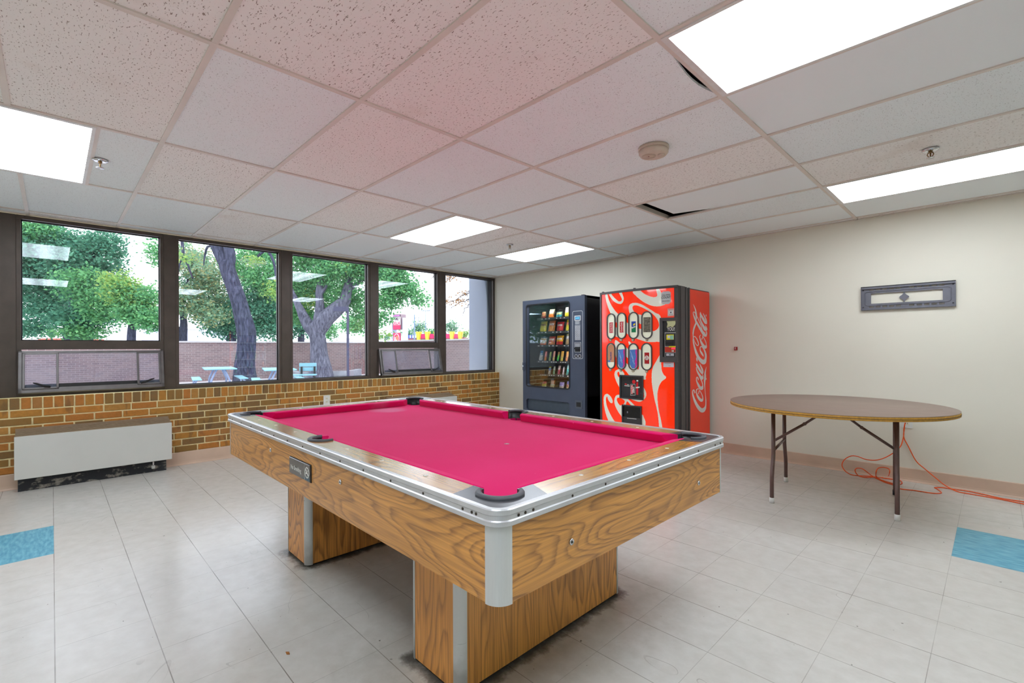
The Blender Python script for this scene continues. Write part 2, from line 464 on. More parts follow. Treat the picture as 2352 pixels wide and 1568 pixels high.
LIGHTS = [  # x0, x1, y0, y1 of the visible troffers and unseen ones added behind the camera as fill light
    (-.900, .319, 1.677, 2.287), (-.900, .319, 4.116, 4.725), (-4.557, -3.338, 2.590, 3.200), (-4.557, -3.338, 4.116, 4.725),
    (-4.557, -3.338, -.435, .180), (-.900, .319, -.435, .230),
    (-4.557, -3.338, -3.2, -2.59), (-.900, .319, -3.2, -2.59), (2.757, 3.977, -3.2, -2.59)]
def in_light(x, y):
    return any(l[0]+.02 < x < l[1]-.02 and l[2]+.02 < y < l[3]-.02 for l in LIGHTS)
b = B(); w = .012
for x in xs:
    if x < WX: continue
    y = -5.0
    while y < (BY if x < 6 else 7.2):
        y2 = min(y+.2032, BY if x < 6 else 7.2)
        if not in_light(x, (y+y2)/2): b.box(x-w, x+w, y, y2, H-.001, H+.012); b.box(x-.001, x+.001, y, y2, H+.012, H+.042)
        y = y2
for y in ys:
    for i in range(len(xs)-1):
        x0, x1 = max(xs[i], WX-.03), min(xs[i+1], 9.0)
        if x1 <= x0 or (y > BY and x0 < 6) or y > 7.2: continue
        if not in_light((x0+x1)/2, y): b.box(x0, x1, y-w, y+w, H-.0005, H+.012)
for l in LIGHTS:
    for y in (l[2], l[3]):
        if min(abs(y-q) for q in ys) > .03: b.box(l[0], l[1], y-w, y+w, H-.0005, H+.012)
b.box(-5.95, 6.0, BY-.022, BY, H-.001, H+.012); b.box(WX-.01, WX+.012, -5, BY, H-.001, H+.012)
tag(b.build('trim_1', MT['tbar']), kind='structure')
# unseen slab added over the ceiling to keep sky light from leaking in
b = B(); b.box(-6.2, 9.1, -5.1, 7.3, 2.86, 2.95)
tag(b.build('roof', MT['plenum']), kind='structure')

b = B(); b.box(-6.2, 6.0, BY, BY+.14, 0, 2.9)
tag(b.build('wall_back', MT['paint']), kind='structure')
b = B(); b.box(5.86, 6.0, BY+.14, 7.2, 0, 2.9); b.box(5.86, 9.14, 7.2, 7.34, 0, 2.9)
tag(b.build('wall_recess', MT['paint_back']), kind='structure')
b = B(); b.box(9.0, 9.14, -5, 7.2, 0, 2.9)
tag(b.build('wall_right', MT['paint_back']), kind='structure')
b = B(); b.box(-6.2, 9.14, -5.14, -5.0, 0, 2.9)
tag(b.build('wall_front', MT['paint_back']), kind='structure')
# window wall: brick-faced knee wall, header above
b = B().mat(1); b.box(-6.13, BRX-.008, -5, BY, 0, .772); b.mat(1)
b.box(-6.13, WX-.02, -5, BY, H+.02, 2.9)
b.mat(0)
ch = .0681; bl = .203; g = .0125
z = .772
y = BY-.004; k = 0
# rowlock course on top
z0 = .680
while y > -1.6:
    b.box(BRX-.05, BRX, y-.058, y, z0, z+.004, bev=.0025, seg=1); y -= .0685
row = 0; zt = z0-g
while zt > .03:
    zb = max(zt-ch+g, .0); y = BY-.004
    first = (bl-g) if row % 2 == 0 else (bl/2-g*.5)
    first = first*.55 if row % 2 else first
    y1 = y; y0 = y-first
    while y1 > -1.6:
        b.box(BRX-.05, BRX, y0, y1, zb, zt, bev=.0025, seg=1)
        y1 = y0-g; y0 = y1-(bl-g)
    row += 1; zt = zb-g
tag(b.build('wall_left', [MT['brick'], MT['mortar']]), kind='structure')

def cove(name, pts_fn, x_or_y):
    b = B(); prof = [(.000, .0), (.014, .0), (.0135, .004), (.007, .014), (.005, .03), (.005, .112), (.002, .117), (.0, .117)]
    for a0, a1 in pts_fn:
        r0 = [x_or_y(a0, d, zz) for d, zz in prof]; r1 = [x_or_y(a1, d, zz) for d, zz in prof]
        b.loft([r0, r1], smooth=False)
    tag(b.build(name, MT['base']), kind='structure')
cove('baseboard_back', [(-5.82, 6.0)], lambda a, d, zz: (a, BY-d, zz))
cove('baseboard_left', [(-1.6, -.21), (.82, 3.28), (4.35, BY)], lambda a, d, zz: (BRX+.003+d, a, zz*1.15))

# ------------------------------------------------------------------ windows
FX0, FX1, GX = -6.05, WX, -6.0
ZS, ZT = .775, 2.372
b = B()
for m in MULL[1:]:
    b.box(FX0, WX+.0, m-.051, min(m+.051, BY-.001), ZS, ZT, bev=.004, seg=1)
tag(b.build('trim_2', MT['bronze']), kind='structure')

def pane(y0, y1, z0, z1, parent, x=GX, mat='glass', name='pane'):
    b = B(); b.box(x-.003, x+.003, y0, y1, z0, z1)
    return b.build(name, MT[mat], parent)
def window(n, y0, y1, split):
    r = thing('window_%d' % n, None, None, (GX, (y0+y1)/2, ZS), kind='structure')
    b = B(); t = .028
    b.box(FX0+.01, WX-.008, y0, y0+t, ZS, ZT); b.box(FX0+.01, WX-.008, y1-t, y1, ZS, ZT)
    b.box(FX0+.01, WX-.004, y0, y1, ZT-.034, ZT); b.box(FX0+.01, WX-.004, y0, y1, ZS, ZS+.040)
    if split: b.box(FX0+.01, WX-.006, y0, y1, 1.192, 1.272)
    b.mat(1)
    zz = (1.272 if split else ZS+.040)
    for (a0, a1, c0, c1) in ((y0+t, y1-t, zz, zz+.008), (y0+t, y1-t, ZT-.042, ZT-.034), (y0+t, y0+t+.007, zz, ZT-.034), (y1-t-.007, y1-t, zz, ZT-.034)):
        b.box(GX-.006, GX+.012, a0, a1, c0, c1)
    b.build('window_frame', [MT['bronze'], MT['gasket']], r)
    pane(y0+t-.004, y1-t+.004, zz, ZT-.034, r)
    if split:
        # bottom-hung vent that leans into the room, with two sliding insect-screen frames and latch handles
        W = y1-y0-.02; Hh = .375; lean = math.atan2(.085, Hh)
        def Mx(): return Matrix.Translation((WX+.004, y0+.01, 1.176)) @ Matrix.Rotation(-lean, 4, 'Y') @ Matrix.Translation((0, 0, -Hh))
        M = Mx()
        s = B(); f = .026
        for (a0, a1, c0, c1) in ((0, W, 0, f+.018), (0, W, Hh-.018, Hh), (0, f, 0, Hh), (W-f, W, 0, Hh)):
            s.box(-.02, .022, a0, a1, c0, c1, bev=.003, seg=1, M=M)
        sash = s.build('vent_sash', MT['sash'], r)
        for nm, a0, a1 in (('screen_frame', f, .255), ('screen_frame', W-.215, W-f)):
            s = B(); t2 = .016
            for (p0, p1, c0, c1) in ((a0, a1, .03, .03+t2), (a0, a1, Hh-.018-t2, Hh-.018), (a0, a0+t2, .03, Hh-.02), (a1-t2, a1, .03, Hh-.02)):
                s.box(.012, .034, p0, p1, c0, c1, bev=.002, seg=1, M=M)
            s.build(nm, MT['sash'], sash)
            s = B(); s.box(.018, .0195, a0+t2, a1-t2, .03+t2, Hh-.02-t2, M=M); s.build('insect_screen', MT['screen'], sash)
        s = B(); s.box(-.012, .010, f, W-f, .040, .076, M=M); s.build('bottom_rail', MT['gasket'], sash)
        s = B(); s.box(-.004, .002, f-.005, W-f+.005, .03, Hh-.014, M=M); s.build('vent_pane', MT['glass'], sash)
        s = B(); s.box(-.016, -.012, .25, W-.21, .03, Hh-.014, M=M); s.build('middle_screen', MT['screen'], sash)
        for a, d in ((.165, -1), (W-.155, 1)):
            s = B(); P = [M @ Vector((.036, a-d*.035, .046)), M @ Vector((.045, a, .052)), M @ Vector((.05, a+d*.05, .075)), M @ Vector((.048, a+d*.072, .083))]
            s.tube(P, [.009, .010, .008, .004], 8); s.build('latch_handle', MT['gasket'], sash)
    return r
for n, (k, sp) in enumerate([(1, True), (2, False), (3, False), (4, True), (5, False)]):
    window(n+1, MULL[k]+.051, min(MULL[k+1]-.051, BY-.004), sp)
window(6, MULL[0]+.051, MULL[1]-.051, False)
b = B(); b.box(-6.13, WX+.0, -5.0, MULL[0]+.051, .772, H+.03)
tag(b.build('wall_left_blank', MT['paint']), kind='structure')
# thin white sealant strip and ledge top
b = B(); b.box(WX-.01, BRX-.002, -1.6, BY, .770, .7765)
tag(b.build('trim_3', MT['mortar']), kind='structure')
# concrete wing wall outside the last window
MT['conc'] = simple('painted concrete', L(150, 158, 178), .85, var=.05, scale=2)
b = B(); b.box(-6.545, -6.06, 5.35, 5.62, -.1, 3.4)
tag(b.build('wall_wing', MT['conc']), kind='structure')

# ------------------------------------------------------------------ ceiling lights
MT['diff'] = None
def diffuser():
    n = N('prismatic light diffuser'); x, y, z = n.xyz(n.obj())
    st = n.math('MULTIPLY', n.math('ADD', n.math('SINE', n.math('MULTIPLY', y, 24.0)), 3.2), .25)
    n.P(col=(.9, .9, .9), emit=(.90, .985, 1.06), es=n.math('MULTIPLY', st, LAMP), rough=.4); return n.m
MT['diff'] = diffuser()
def ceiling_light(l, label):
    x0, x1, y0, y1 = l
    r = thing('ceiling_light', label, 'ceiling light', ((x0+x1)/2, (y0+y1)/2, H-.002), 'fluorescent troffers in the ceiling')
    b = B(); f = .022
    for q in ((x0+.006, x1-.006, y0+.006, y0+f), (x0+.006, x1-.006, y1-f, y1-.006), (x0+.006, x0+f+.01, y0+f, y1-f), (x1-f-.01, x1-.006, y0+f, y1-f)):
        b.box(*q, H-.004, H+.10)
    b.box(x0+.006, x1-.006, y0+.006, y1-.006, H+.10, H+.11)
    b.build('frame', MT['white'], r)
    b = B(); b.box(x0+f+.008, x1-f-.008, y0+f-.002, y1-f+.002, H, H+.006); b.build('diffuser', MT['diff'], r)
ll = ['large bright ceiling light panel directly above the round table side of the room, nearest the ceiling corner with the bowed tile',
      'long bright ceiling light panel beside the wall with the grey bracket',
      'bright square-looking ceiling light panel in front of the windows, between tiles of half width',
      'bright ceiling light panel above the vending machines, close to the back wall',
      'bright ceiling light panel beside the sprinkler near the first window',
      'ceiling light panel over the open floor, mirrored low in the first window']
ll[0] = 'largest bright ceiling light panel, beside the ceiling tile with a bowed edge'
ll[2] = 'bright ceiling light panel in front of the windows, flanked by half-width tiles'
for l, t in zip(LIGHTS, ll + ['added fill light panel behind the viewer, out of sight']*3): ceiling_light(l, t)

# ------------------------------------------------------------------ things on ceiling and walls
p = pz(H-.03, 1501, 352)
MT['cream'] = simple('aged cream plastic', A(182, 168, 152, 1.3), .5, var=.05)
r = thing('smoke_detector', 'round cream smoke detector on a ceiling tile', 'smoke detector', (p.x, p.y, H-.045))
b = B(); b.lathe([(.0, H+.004), (.088, H+.004), (.088, H-.012), (.080, H-.014), (.0, H-.014)], (p.x, p.y, 0), 40); b.build('base', MT['cream'], r)
b = B(); b.lathe([(.0, H-.014), (.084, H-.014), (.085, H-.030), (.076, H-.042), (.062, H-.046), (.0, H-.046)], (p.x, p.y, 0), 40); b.build('cover', MT['cream'], r)
b = B(); b.lathe([(.0, H-.0455), (.040, H-.0455), (.040, H-.0475), (.0, H-.0475)], (p.x-.022, p.y-.016, 0), 28); b.build('sounder_grille', simple('tan plastic', A(172, 156, 138, 1.3), .6), r)
b = B(); b.lathe([(.0, H-.045), (.019, H-.045), (.017, H-.053), (.0, H-.054)], (p.x+.042, p.y+.012, 0), 20); b.build('test_button', MT['cream'], r)
b = B(); b.lathe([(.0, H-.0474), (.004, H-.0474), (.004, H-.0485), (.0, H-.0485)], (p.x-.022, p.y-.016, 0), 8); b.build('indicator', simple('dark red lens', L(120, 40, 30), .3), r)
def sprinkler(u, v, label, g='sprinkler heads'):
    p = pz(H, u, v)
    r = thing('sprinkler_head', label, 'sprinkler', (p.x, p.y, H-.058), g)
    b = B(); b.lathe([(.0, H+.004), (.041, H+.004), (.040, H-.004), (.026, H-.010), (.017, H-.007), (.0, H-.007)], (p.x, p.y, 0), 24); b.build('escutcheon', MT['chrome'], r)
    b = B(); b.tube([(p.x, p.y, H-.006), (p.x, p.y, H-.020)], .010, 10)
    for s in (-1, 1): b.tube([(p.x+s*.010, p.y, H-.016), (p.x+s*.015, p.y, H-.030), (p.x+s*.004, p.y, H-.047)], .003, 6)
    b.tube([(p.x, p.y, H-.020), (p.x, p.y, H-.046)], .004, 6); b.build('body', simple('brass', L(150, 120, 80), .3, .9), r)
    b = B(); b.lathe([(.0, H-.047), (.021, H-.047), (.021, H-.050), (.0, H-.050)], (p.x, p.y, 0), 16); b.build('deflector', MT['chrome'], r)
sprinkler(230, 368, 'chrome sprinkler head beside the light panel near the first window')
sprinkler(2137, 344, 'chrome sprinkler head by the long light panel along the back wall')
sprinkler(1171, 562, 'small chrome sprinkler head between two light panels above the snack machine')

# television wall bracket
MT['steel'] = simple('grey powder-coated steel', L(112, 112, 122), .42, .3, var=.06)
x0, x1, z0, z1 = -.866, -.226, 1.523, 1.738
r = thing('tv_wall_bracket', 'grey steel television wall bracket with slots, empty, above the round table', 'tv bracket', ((x0+x1)/2, BY, z0))
b = B(); W, Hh = x1-x0, z1-z0
holes = []
wav = lambda s: [( .49*W + s*(.0), .36*Hh)]
def opening(a0, a1, side):
    c0, c1 = .27*Hh, .70*Hh; pts = []
    n = 10
    if side < 0:   # left opening, wavy right end
        pts = [(a0, c0), ] + [(a1 - (.020*math.exp(-((t/n-.5)/.17)**2)) + .006*math.cos(2*math.pi*(t/n)), c0+(c1-c0)*t/n) for t in range(n+1)] + [(a0, c1)]
    else:
        pts = [(a0 + (.020*math.exp(-((t/n-.5)/.17)**2)) - .006*math.cos(2*math.pi*(t/n)), c1-(c1-c0)*t/n) for t in range(n+1)] + [(a1, c0), (a1, c1)]
        pts = [(a1, c1)] + pts[:-2] + [(a1, c0)]
    return pts
holes.append(opening(.115*W, .468*W, -1)); holes.append(opening(.495*W, .875*W, 1))
for row in (.13, .86):
    for q in (.12, .195, .27, .345, .42, .56, .64, .715, .79, .865):
        holes.append(rrect(q*W-.018, q*W+.018, row*Hh-.0065, row*Hh+.0065, .006, 3))
b.plate([[(0, 0), (W, 0), (W, Hh), (0, Hh)]] + holes, (x0, BY-.016, z0), (1, 0, 0), (0, 0, 1), .0025)
b.build('back_plate', MT['steel'], r)
b = B()
b.box(x0, x1, BY-.034, BY-.016, z1-.006, z1); b.box(x0, x1, BY-.034, BY-.031, z1-.022, z1)
b.box(x0, x1, BY-.028, BY-.001, z0, z0+.005); b.box(x0, x0+.003, BY-.03, BY-.001, z0, z1); b.box(x1-.003, x1, BY-.03, BY-.001, z0, z1)
b.build('flange', MT['steel'], r)
b = B()
pts = [(x0+a, BY-.020, z0+c) for a, c in rrect(.045*W, .955*W, .20*Hh, .78*Hh, .02, 4)]
b.tube(pts, .004, 6, closed=True); b.build('pressed_rib', MT['steel'], r)
for a in (.025, .975):
    for c in (.13, .86):
        b = B(); b.lathe([(.0, 0), (.006, 0), (.005, -.004), (.0, -.004)], (x0+a*W, BY-.018, z0+c*Hh), 10, 'y'); b.build('bolt', MT['black'], r)

# red wall tag on the back wall
c = py(BY, 1691, 800)
b = B(); b.box(c.x-.014, c.x+.016, BY-.028, BY-.001, c.z-.02, c.z+.018, bev=.002)
b.mat(1).box(c.x-.003, c.x+.003, BY-.030, BY-.027, c.z-.010, c.z+.014)
tag(b.build('wall_hook', [simple('red plastic', L(150, 12, 12), .35), MT['white']]), 'small red plastic hook on the wall right of the red drink machine', 'hook')

def outlet(name, c, ax, label):
    ax = Vector(ax); n = Vector((0, 0, 1)).cross(ax) if False else None
    r = thing(name, label, 'outlet', c)
    X = Vector((0, 1, 0)) if abs(ax.x) > .5 else Vector((1, 0, 0)); c = Vector(c)
    b = B(); b.plate([rrect(-.040, .040, -.060, .060, .006, 3)], c, X, (0, 0, 1), 0)
    e = bmesh.ops.extrude_face_region(b.bm, geom=b.bm.faces[:])
    for v in [g for g in e['geom'] if isinstance(g, bmesh.types.BMVert)]: v.co += ax*.006
    b.build('cover_plate', MT['white'], r)
    for s in (-1, 1):
        b = B(); b.plate([rrect(-.017, .017, s*.021-.014, s*.021+.014, .010, 4)], c+ax*.0065, X, (0, 0, 1), 0)
        for q in (-.006, .006):
            b.mat(1).plate([[(q-.0015, s*.021-.005), (q+.0015, s*.021-.005), (q+.0015, s*.021+.006), (q-.0015, s*.021+.006)]], c+ax*.0075, X, (0, 0, 1), 0); b.mat(0)
        b.build('socket', [simple('ivory', L(226, 220, 200), .4), MT['black']], r)
outlet('wall_outlet', (BRX+.001, 2.464, .545), (1, 0, 0), 'white electrical outlet on the brick wall behind the pool table')
outlet('wall_outlet', (-.545, BY-.001, .530), (0, -1, 0), 'white electrical outlet on the wall behind the round table')

# ------------------------------------------------------------------ convector heaters
MT['enamel'] = simple('off-white enamel', L(206, 205, 200), .4, var=.03, scale=3)
MT['tan'] = simple('tan enamel grille', A(140, 120, 98, 1.2), .5, var=.1)
MT['toe'] = None
def toe_mat():
    n = N('scraped black toe board'); v = n.noise(n.obj(), 12, 5, .7); k = n.noise(n.scale(n.obj(), (1, 3, 9)), 3, 3)
    col = n.mix(n.ramp(n.math('MULTIPLY', v, k), [(.27, 0.0), (.36, 1.0)]), L(44, 46, 50), L(150, 145, 135)); n.P(col=col, rough=.8); return n.m
MT['toe'] = toe_mat()
def heater(y0, y1, label):
    r = thing('convector_heater', label, 'heater', (-5.70, (y0+y1)/2, 0), 'convector heaters under the windows')
    b = B(); b.box(-5.635, -5.620, y0, y1, .115, .472, bev=.003, seg=1); b.build('front_panel', MT['enamel'], r)
    b = B(); b.box(BRX+.004, -5.637, y0+.012, y1-.012, .125, .466); b.build('casing', MT['tan'], r)
    b = B()
    for i in range(7):
        x = BRX+.012+i*.027; z = .508-i*.0055
        b.box(x, x+.019, y0+.004, y1-.004, z-.04, z)
    b.box(BRX+.004, BRX+.012, y0, y1, .44, .515); b.box(BRX+.01, -5.622, y0+.002, y0+.012, .44, .475); b.box(BRX+.01, -5.622, y1-.012, y1-.002, .44, .475)
    b.build('top_grille', MT['tan'], r)
    b = B(); b.box(BRX+.02, -5.70, y0+.018, y1-.035, .0, .122); b.build('toe_board', MT['toe'], r)
    b = B(); b.tube([(-5.685, y1-.14, .13), (-5.685, y1-.14, .06)], .009, 8); b.build('valve_stem', MT['chrome'], r)
    b = B(); b.lathe([(0, .035), (.014, .035), (.016, .06), (.012, .066), (0, .066)], (-5.685, y1-.14, 0), 12); b.build('valve_cap', MT['white'], r)
heater(-.226, .842, 'white convector heater under the first window, beside the blue floor tiles')
heater(3.29, 4.357, 'white convector heater mostly hidden behind the pool table')

# ================================================================== pool table
PX, PY = -2.092, 1.483; HX, HY = 1.249, .707
RT, BED = .787, .742
pool = thing('pool_table', 'coin-operated pool table with crimson cloth, oak-grain sides and aluminium trim', 'pool table', (PX, PY, 0))
def T(x, y, z): return (PX+x, PY+y, z)
def rounded_path(hx, hy, r, n=8):
    return rrect(-hx, hx, -hy, hy, r, n)
def sweep_rrect(b, hx, hy, r, prof, n=14):
    """sweep a profile (outward offset, z) round a rounded rectangle"""
    rings = []
    for cx, cy, a0 in ((hx-r, hy-r, 0), (-hx+r, hy-r, 90), (-hx+r, -hy+r, 180), (hx-r, -hy+r, 270)):
        for k in range(n+1):
            a = math.radians(a0+90*k/n); ca, sa = math.cos(a), math.sin(a)
            rings.append([T(cx+(r+o)*ca, cy+(r+o)*sa, z) for o, z in prof])
    b.loft(rings, closed=True, cap=False, smooth=False)
b = B()
prof = [(-.020, RT-.001), (-.016, RT+.003), (-.003, RT+.003), (.0, RT), (.0, RT-.012), (-.003, RT-.015), (-.003, RT-.026), (0, RT-.029), (0, RT-.040), (-.004, RT-.043), (-.03, RT-.043), (-.03, RT-.006)]
sweep_rrect(b, HX, HY, .055, prof)
trim = b.build('rail_trim', MT['alu'], pool)
MT['screw'] = simple('dark screw', L(66, 58, 50), .4, .6)
def screw(b, x, y, nx, ny):     # screws in the trim groove
    b = B(); c = Vector(T(x, y, RT-.0205)); n = Vector((nx, ny, 0)); t = Vector((-ny, nx, 0))
    b.loft([[c+n*h+(t*math.cos(a)+Vector((0, 0, 1))*math.sin(a))*rr for a in [k*math.pi/4 for k in range(8)]] for rr, h in ((.0042, -.004), (.0042, -.0018), (.002, -.0008))], smooth=False)
    b.build('trim_screw', MT['screw'], trim)
for k in range(13):
    q = -HX+.14+k*(2*HX-.28)/12
    screw(b, q, -HY, 0, -1); screw(b, q, HY, 0, 1)
for k in range(8):
    q = -HY+.13+k*(2*HY-.26)/7
    screw(b, HX, q, 1, 0); screw(b, -HX, q, -1, 0)
for q in (-HX+.085, HX-.085, HX-.102): screw(b, q, -HY, 0, -1)
for q in (-HY+.075, -HY+.10, HY-.075): screw(b, HX, q, 1, 0)

RO, RI = .018, .112        # wood flat from trim to cloth
PR = .062                  # pocket radius
CC = .122                  # corner pocket centre offset from the outer edges
def arc(cx, cy, r, a0, a1, n=14):
    return [(cx+r*math.cos(math.radians(a0+(a1-a0)*k/n)), cy+r*math.sin(math.radians(a0+(a1-a0)*k/n))) for k in range(n+1)]
def flat(name, pts, mat, z0=RT-.04, z1=RT):
    b = B(); b.prism([T(x, y, z0) for x, y in pts], (0, 0, z1-z0)); return b.build(name, mat, pool)
# corner plates (steel) with the pocket cut-out
for sx in (-1, 1):
    for sy in (-1, 1):
        cxp, cyp = HX-CC, HY-CC
        a = arc(cxp, cyp, PR, -64, 154)
        # start on the short-side inner edge, go round outer corner
        pts = [(HX-RI, cyp-PR*.92)] + [(HX-RI+.0, HY-.245), (HX-RO, HY-.205)] + [(HX-.055+.037*math.cos(math.radians(t)), HY-.055+.037*math.sin(math.radians(t))) for t in range(0, 91, 15)] + [(HX-.205, HY-RO), (HX-.225, HY-RI), (cxp-PR*.92, HY-RI)]
        pts += [q for q in a[::-1]]
        pts = [(sx*x, sy*y) for x, y in pts]
        flat('corner_plate', pts, MT['corner'], RT-.035, RT+.0008)
# wood rails: long ones with a half-round notch for the side pocket
SPY = HY-.100
for sy in (-1, 1):
    pts = [(-HX+.206, HY-RO), (HX-.206, HY-RO), (HX-.226, HY-RI), (PR, HY-RI)] + [(PR*math.cos(math.radians(t)), SPY+(PR-.004)*math.sin(math.radians(t))) for t in range(0, 181, 12)][1:-1] + [(-PR, HY-RI), (-HX+.226, HY-RI)]
    flat('rail', [(x, sy*y) for x, y in pts], MT['rail_x'])
for sx in (-1, 1):
    pts = [(HX-RO, -HY+.206), (HX-RO, HY-.206), (HX-RI, HY-.246), (HX-RI, -HY+.246)]
    flat('rail', [(sx*x, y) for x, y in pts], MT['rail_y'])
# sights let into the rails
MT['pearl'] = simple('pearl inlay', L(226, 222, 210), .25)
for k in (-3, -2, -1, 1, 2, 3):
    for sy in (-1, 1):
        b = B(); b.lathe([(0, RT), (.008, RT), (.0075, RT+.0012), (0, RT+.0012)], T(k*.278, sy*(HY-.072), 0), 14); b.build('sight', MT['pearl'], pool)
for k in (-1, 0, 1):
    for sx in (-1, 1):
        b = B(); b.lathe([(0, RT), (.008, RT), (.0075, RT+.0012), (0, RT+.0012)], T(sx*(HX-.072), k*.281, 0), 14); b.build('sight', MT['pearl'], pool)
# cushions under the same cloth
def cushion(p0, p1, inn, e0b, e0n, e1b, e1n):
    """p0->p1 along the cloth/wood line, inn = inward unit vector; ends cut from back (b) to nose (n)"""
    p0, p1, inn = Vector((*p0, 0)), Vector((*p1, 0)), Vector((*inn, 0)); t = (p1-p0).normalized()
    prof = [(.0, RT-.002, 0.), (.006, RT+.0015, .08), (.034, RT-.0015, .85), (.0405, RT-.006, 1.), (.0385, RT-.012, .97), (.024, BED+.001, .6), (0, BED+.001, 0.)]
    r0 = [p0 + t*(e0b+(e0n-e0b)*w) + inn*o for o, z, w in prof]; r1 = [p1 - t*(e1b+(e1n-e1b)*w) + inn*o for o, z, w in prof]
    b = B(); b.loft([[T(q.x, q.y, z) for q, (o, z, w) in zip(r, prof)] for r in (r0, r1)], smooth=False)
    return b.build('cushion', MT['cloth'], pool)
cb, cn, sb, sn = .182-.0, .243, .064, .080
for sy in (-1, 1):
    yb = sy*(HY-RI)
    cushion((-HX, yb), (0, yb), (0, -sy), cb, cn, sb, sn); cushion((0, yb), (HX, yb), (0, -sy), sb, sn, cb, cn)
for sx in (-1, 1):
    cushion((sx*(HX-RI), -HY), (sx*(HX-RI), HY), (-sx, 0), cb, cn, cb, cn)
# bed of cloth with six holes
b = B(); hl = [[(-HX+.06, -HY+.06), (HX-.06, -HY+.06), (HX-.06, HY-.06), (-HX+.06, HY-.06)]]
pk = [(sx*(HX-CC+.008), sy*(HY-CC+.008)) for sx in (-1, 1) for sy in (-1, 1)] + [(0, sy*(SPY+.014)) for sy in (-1, 1)]
for x, y in pk: hl.append(arc(x, y, .050, 0, 345, 23))
b.plate(hl, T(0, 0, BED-.02), (1, 0, 0), (0, 1, 0), .02)
b.build('bed_cloth', MT['cloth'], pool)
p = pz(BED, 1164, 1019)
b = B(); b.lathe([(0, BED), (.0125, BED), (.0125, BED+.0006), (0, BED+.0006)], (p.x, p.y, 0), 18); b.mat(1).lathe([(0, BED+.0006), (.003, BED+.0006), (.003, BED+.001), (0, BED+.001)], (p.x, p.y, 0), 8)
b.build('foot_spot', [simple('worn grey spot', L(176, 140, 140), .8), MT['white']], pool)
# pockets: horseshoe rubber liner on the rail and a black cup below
def pocket(cx, cy, mid, half, name='pocket_liner'):
    b = B(); rings = []
    for k in range(19):
        a = math.radians(mid-half+2*half*k/18); ca, sa = math.cos(a), math.sin(a)
        rr = .006*max(0, abs(k-9)-6)/3
        rings.append([T(cx+(PR+o)*ca, cy+(PR+o)*sa, z) for o, z in ((-.009, RT-.004), (-.008, RT+.007), (-.004, RT+.009), (.006-rr, RT+.009), (.0105-rr*1.4, RT+.006), (.0105-rr*1.4, RT-.004))])
    b.loft(rings); o = b.build(name, MT['rubber'], pool)
    b = B(); rings = []
    for k in range(19):
        a = math.radians(mid-half+2*half*k/18); ca, sa = math.cos(a), math.sin(a)
        rings.append([T(cx+(PR+o_)*ca, cy+(PR+o_)*sa, z) for o_, z in ((-.006, RT-.002), (-.003, BED-.07), (.003, BED-.07), (.003, RT-.002))])
    b.loft(rings); b.lathe([(0, BED-.075), (PR, BED-.075), (PR, BED-.068), (0, BED-.068)], T(cx, cy, 0), 20)
    b.build('pocket_cup', MT['black'], pool)
for sx in (-1, 1):
    for sy in (-1, 1):
        pocket(sx*(HX-CC), sy*(HY-CC), math.degrees(math.atan2(sy, sx)), 104)
for sy in (-1, 1): pocket(0, sy*SPY, 90*sy, 100)
# apron: four oak panels, rounded aluminium corner posts
AT, AB = RT-.043, .546; ins = .012; cr = .046
ax_, ay_ = HX-ins, HY-ins
for sy in (-1, 1):
    b = B(); b.box(PX-ax_+cr, PX+ax_-cr, *sorted((PY+sy*ay_, PY+sy*(ay_-.02))), AB, AT+.01); b.build('apron_panel', MT['wood_x'], pool)
for sx in (-1, 1):
    b = B(); b.box(*sorted((PX+sx*ax_, PX+sx*(ax_-.02))), PY-ay_+cr, PY+ay_-cr, AB, AT+.01); b.build('apron_panel', MT['wood_y'], pool)
def post_scuff():
    n = N('scuffed corner aluminium'); v = n.noise(n.scale(n.pos(), (9, 9, 46)), 1.0, 3, .5, .8)
    f = n.ramp(v, [(.70, 0.0), (.73, 1.0)]); x, y, z = n.xyz(n.pos())
    low = n.ramp(n.math('ADD', z, n.math('MULTIPLY', n.math('SUBTRACT', n.noise(n.pos(), 20, 4), .5), .14)), [(.05, .55), (.16, 0.0)])
    col = n.mix(n.math('MULTIPLY', f, .8), L(206, 207, 206), L(84, 84, 84)); col = n.mix(low, col, L(128, 122, 112))
    n.P(col=col, rough=.4, metal=.35); return n.m
MT['post'] = post_scuff()
def corner_post(cx, cy, r, sx, sy, z0, z1, name, parent, mat, out=.0015):
    a0 = {(1, 1): 0, (-1, 1): 90, (-1, -1): 180, (1, -1): 270}[(sx, sy)]
    ang = [math.radians(a0-2+94*k/10) for k in range(11)]
    pts = [(cx+(r+out)*math.cos(a), cy+(r+out)*math.sin(a)) for a in ang] + [(cx+(r-.012)*math.cos(a), cy+(r-.012)*math.sin(a)) for a in ang[::-1]]
    b = B(); b.prism([(x, y, z0) for x, y in pts], (0, 0, z1-z0), smooth=False); return b.build(name, mat, parent)
for sx in (-1, 1):
    for sy in (-1, 1):
        corner_post(PX+sx*(ax_-cr), PY+sy*(ay_-cr), cr, sx, sy, AB-.003, AT+.01, 'corner_post', pool, MT['post'])
b = B(); b.box(PX-ax_+.03, PX+ax_-.03, PY-ay_+.03, PY+ay_-.03, AB+.004, BED-.03); b.build('cabinet_bottom', MT['black'], pool)
